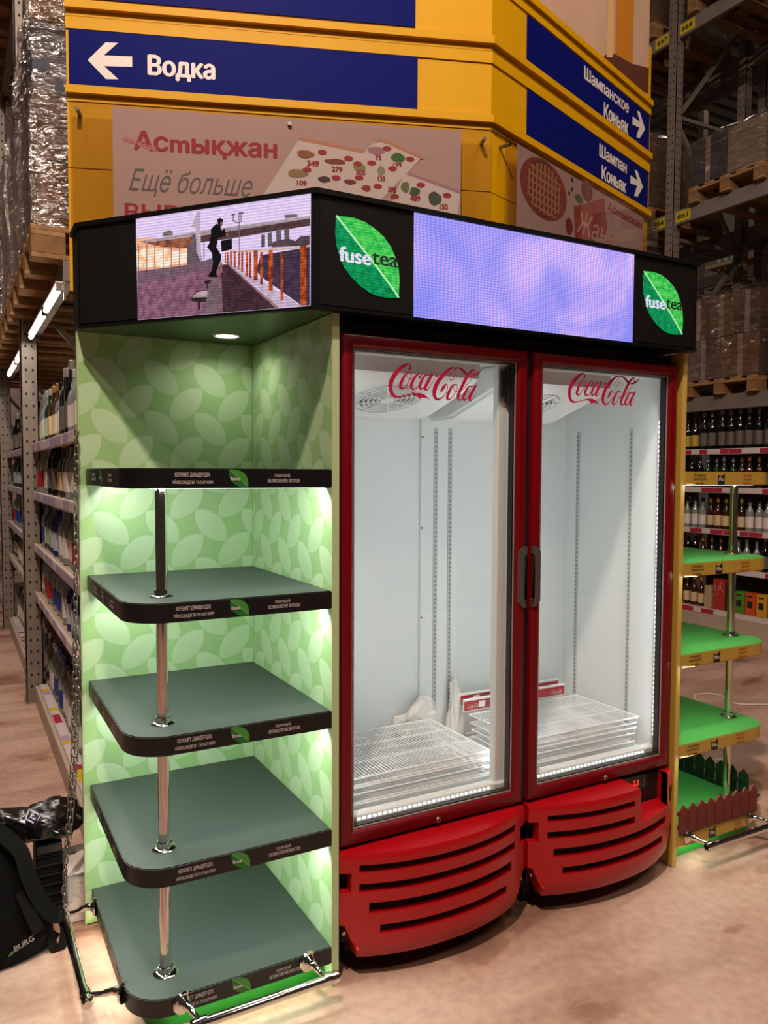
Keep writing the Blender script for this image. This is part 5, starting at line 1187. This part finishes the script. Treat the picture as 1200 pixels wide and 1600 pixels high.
for x in (9.12, 10.1): obj('beam', box(B(), x, x+.05, 4.7, 6.3, 3.55, 3.69), beam_grey, t, smooth=False)
obj('deck', box(B(), 9.12, 10.15, 4.76, 6.24, 3.691, 3.699), wood, t, smooth=False)

# ================================================================ things on the floor at left
# chain from the back edge of the shelf to the bumper rail, its end looped back up
steel = mat('chain_steel', '#8c857c', .3, .9)
ch = thing('steel_chain', 'steel link chain hanging beside the green shelf down to the chrome rail', 'chain', (-.66, .64, .09))
bm = B(); N = 14; tube(bm, [(.0065*math.cos(t), 0, .0085*math.sin(t)+(.0075 if math.sin(t) >= 0 else -.0075)) for t in [2*math.pi*(k+.5)/N for k in range(N)]], .0023, 5, closed=True)
bmesh.ops.recalc_face_normals(bm, faces=bm.faces[:])
for f in bm.faces: f.smooth = True
lk = bpy.data.meshes.new('chain_link'); bm.to_mesh(lk); bm.free(); lk.materials.append(steel)
def strand(pts, phase=0):
    P = smooth_line(pts, 40); acc = 0; k = 0; step = .0248
    for a, b in zip(P, P[1:]):
        acc += (b-a).length
        if acc >= step:
            acc -= step; q = link('chain_link', lk, ch); q.location = b; d = (b-a).normalized()
            rot = d.to_track_quat('Z', 'Y').to_matrix().to_4x4() @ Matrix.Rotation(math.pi/2*(k % 2)+.6, 4, 'Z')
            q.rotation_euler = rot.to_euler(); k += 1
strand([(-.674, .655, .094), (-.668, .652, .16), (-.652, .648, .38), (-.636, .646, .60), (-.626, .644, .90), (-.619, .643, 1.20), (-.612, .643, 1.62)])
strand([(-.664, .644, .22), (-.643, .640, .40), (-.626, .640, .62), (-.618, .640, .86), (-.620, .642, 1.0)])
bm = B(); tube(bm, [(-.603, .66, 1.62), (-.613, .655, 1.63), (-.615, .643, 1.63), (-.612, .640, 1.618)], .003, 6); obj('hook', bm, steel, ch)
black_film = mat('black_film', '#0a0a0b', .22, coat=.5, bump=.6, gscale=22)
# plastic carrier bag slumped on the tote
bm = B(); bmesh.ops.create_icosphere(bm, subdivisions=4, radius=1)
for v in bm.verts:
    p = v.co.copy(); k = .30*noise.noise(p*1.5+Vector((2, 5, 1)))+.20*abs(noise.noise(p*3.6+Vector((9, 1, 2))))+.08*abs(noise.noise(p*8))
    v.co = Vector((p.x*(1+k)*.122-.700, p.y*(1+k)*.085+.865, max(p.z, -.6)*(1+k)*.062+.288))
    if p.x < -.55: v.co.x -= (-.55-p.x)*.12; v.co.z += (-.55-p.x)*.12
bag = thing('carrier_bag', 'crumpled black plastic bag with white Greek key border lying on the black tote', 'bag', (-.70, .865, .245))
zm = min(v.co.z for v in bm.verts)
for v in bm.verts: v.co.z += .2425-zm
bg = obj('bag_body', bm, black_film, bag)
key = [(0, 0, 4, .5), (0, 0, .5, 4), (0, 3.5, 4, .5), (3.5, 1.2, .5, 2.8), (1.4, 1.2, 2.2, .5), (1.4, 1.2, .5, 1.5), (1.4, 2.3, 1.2, .4)]
bm = B(); ko = Vector((-.772, .79, .345)); ka = Vector((.80, -.10, -.60)).normalized(); kb = Vector((.35, .60, .45)).normalized()
for j in range(3):
    for x, y, w, h in key:
        s = .0098
        prism(bm, [((x+j*4.4)*s, y*s), ((x+w+j*4.4)*s, y*s), ((x+w+j*4.4)*s, (y+h)*s), ((x+j*4.4)*s, (y+h)*s)], ko+Vector((0, -.004*j, .006*j)), ka, kb, ka.cross(kb), .0008)
obj('key_border', bm, mat('key_white', '#b9bcd0', .5), bg, smooth=False)
tote = thing('ribbed_tote', 'black ribbed plastic tote standing behind the backpack under the black bag', 'box', (-.70, .865, 0))
tb = obj('tote_body', box(B(), -.738, -.655, .81, .93, 0, .238, .006), mat('tote_black', '#0d0d0e', .7, spec=.2), tote)
for k in range(6): obj('rib', box(B(), -.741, -.652, .806, .812, .02+k*.034, .028+k*.034, .002), mat('tote_black', '#0d0d0e', .7, spec=.2), tote)
obj('smoked_lid', box(B(), -.735, -.658, .804, .808, .205, .234, .001), mat('tote_grey', '#3a3634', .3), tote)
wc = thing('white_carton', 'scuffed white carton standing between the chain and the green shelf', 'box', (-.62, .80, 0))
scuffed = bpy.data.materials.new('scuffed_white'); scuffed.use_nodes = True
nt = scuffed.node_tree; bs = nt.nodes['Principled BSDF']; tc = nt.nodes.new('ShaderNodeTexCoord'); mp = nt.nodes.new('ShaderNodeMapping'); mp.inputs['Scale'].default_value = (60, 60, 160)
nz = nt.nodes.new('ShaderNodeTexNoise'); nz.inputs['Scale'].default_value = .6; nz.inputs['Detail'].default_value = 5; rp_ = nt.nodes.new('ShaderNodeValToRGB')
rp_.color_ramp.elements[0].position = .30; rp_.color_ramp.elements[0].color = lin('#7d6f68'); rp_.color_ramp.elements[1].position = .40; rp_.color_ramp.elements[1].color = lin('#c9bcb4')
nt.links.new(tc.outputs['Object'], mp.inputs[0]); nt.links.new(mp.outputs[0], nz.inputs['Vector']); nt.links.new(nz.outputs['Fac'], rp_.inputs[0]); nt.links.new(rp_.outputs[0], bs.inputs['Base Color'])
obj('carton_body', box(B(), -.654, -.57, .70, .90, 0, .165, .003), scuffed, wc)
bm = B(); prism(bm, [(-.655, .69), (-.575, .694), (-.578, .905), (-.648, .90)], (0, 0, .167), X, Y, Z, .0012)
obj('paper_sheet', bm, mat('sheet_white', '#cfc3bb', .6), wc, smooth=False)
# backpack
pk = thing('backpack', 'black fabric backpack leaning on the floor at the left edge', 'backpack', (-.93, .66, 0))
fabric = mat('black_fabric', '#040404', .9, spec=.15, bump=.5, gscale=90)
def loft(sections, n=28, e=2.6):
    bm = B(); rings = []
    for cx, cy, z, a, b in sections:
        ring = []
        for k in range(n):
            t = 2*math.pi*k/n; c, s = math.cos(t), math.sin(t)
            x = abs(c)**(2/e)*a*(1 if c >= 0 else -1); y = abs(s)**(2/e)*b*(1 if s >= 0 else -1)
            o = 1+.03*noise.noise(Vector((x*9, y*9, z*9)))
            ring.append(bm.verts.new((cx+x*o, cy+y*o, z)))
        rings.append(ring)
    for A, D in zip(rings, rings[1:]):
        for k in range(n): bm.faces.new((A[k], A[(k+1) % n], D[(k+1) % n], D[k]))
    bm.faces.new(rings[0][::-1]); bm.faces.new(rings[-1]); return bm
body = obj('pack_body', loft([(-.93, .65, 0, .20, .11), (-.93, .65, .012, .225, .125), (-.93, .65, .07, .225, .13), (-.932, .655, .14, .205, .125), (-.938, .66, .22, .178, .115), (-.945, .67, .30, .150, .10), (-.955, .68, .37, .122, .08), (-.965, .69, .415, .09, .055), (-.97, .695, .43, .04, .02)]), fabric, pk)
obj('front_pocket', loft([(-.95, .575, .03, .13, .045), (-.95, .565, .06, .14, .06), (-.95, .568, .15, .135, .06), (-.95, .59, .21, .11, .045), (-.95, .61, .225, .07, .02)]), fabric, pk)
def strap(pts, w, name='shoulder_strap', th=.006):
    P = smooth_line(pts, 6); bm = B(); L, R, L2, R2 = [], [], [], []
    for i, p in enumerate(P):
        d = (P[min(i+1, len(P)-1)]-P[max(i-1, 0)]).normalized(); s = d.cross(Vector((.2, -.9, .35))).normalized()*w/2; n = d.cross(s).normalized()*th
        for lst, q in ((L, p-s), (R, p+s), (L2, p-s+n), (R2, p+s+n)): lst.append(bm.verts.new(q))
    for i in range(len(P)-1):
        for A, D in ((L, R), (R, R2), (R2, L2), (L2, L)): bm.faces.new((A[i], A[i+1], D[i+1], D[i]))
    bm.faces.new((L[0], R[0], R2[0], L2[0])); bm.faces.new((L[-1], R[-1], R2[-1], L2[-1]))
    return obj(name, bm, mat('strap_black', '#060606', .85, spec=.2), pk)
strap([(-.86, .60, .405), (-.80, .575, .34), (-.775, .55, .25), (-.735, .54, .16), (-.70, .56, .115), (-.685, .60, .10)], .045)
strap([(-.80, .56, .22), (-.775, .53, .15), (-.755, .522, .10)], .035, 'side_strap')
strap([(-.69, .60, .095), (-.675, .585, .06), (-.685, .565, .014), (-.705, .56, .008), (-.715, .575, .03), (-.70, .585, .05)], .028, 'strap_end', .004)
bm = letter(B(), 'BURG', (-.822, .5185, .058), Vector((.93, .0, .36)).normalized(), Vector((-.22, .12, .95)).normalized(), .058, .017, bold=.02)
obj('lettering', bm, mat('logo_grey', '#9a948c', .6), body, smooth=False)
bm = B(); prism(bm, [(0, 0), (.012, .004), (.024, .016), (.010, .014)], (-.842, .5185, .048), X, Z, -Y, .0006); obj('emblem', bm, mat('emblem_green', '#3c6a3c', .6), body, smooth=False)
# white power cord on the floor beyond the yellow shelf
cordm = mat('cord_white', '#c9c0b8', .5)
P = smooth_line([(2.42, .70, .006), (2.55, .66, .006), (2.72, .82, .006), (2.95, 1.15, .006), (3.30, 1.46, .006), (3.42, 1.53, .006), (3.53, 1.46, .006), (3.46, 1.28, .006), (3.62, 1.16, .006), (4.1, .90, .006)], 8)
tag(obj('white_cable', tube(B(), P, .006, 8), cordm), 'white power cord curling over the floor beyond the yellow shelf', 'cord')
tag(obj('cable_coil', tube(B(), [(2.30+.11*math.cos(t)+.004*t, 1.05+.09*math.sin(t), .007+.0012*t) for t in [k*.25 for k in range(76)]], .005, 6), cordm), 'coil of white cord on the floor behind the dark green fence', 'cord')
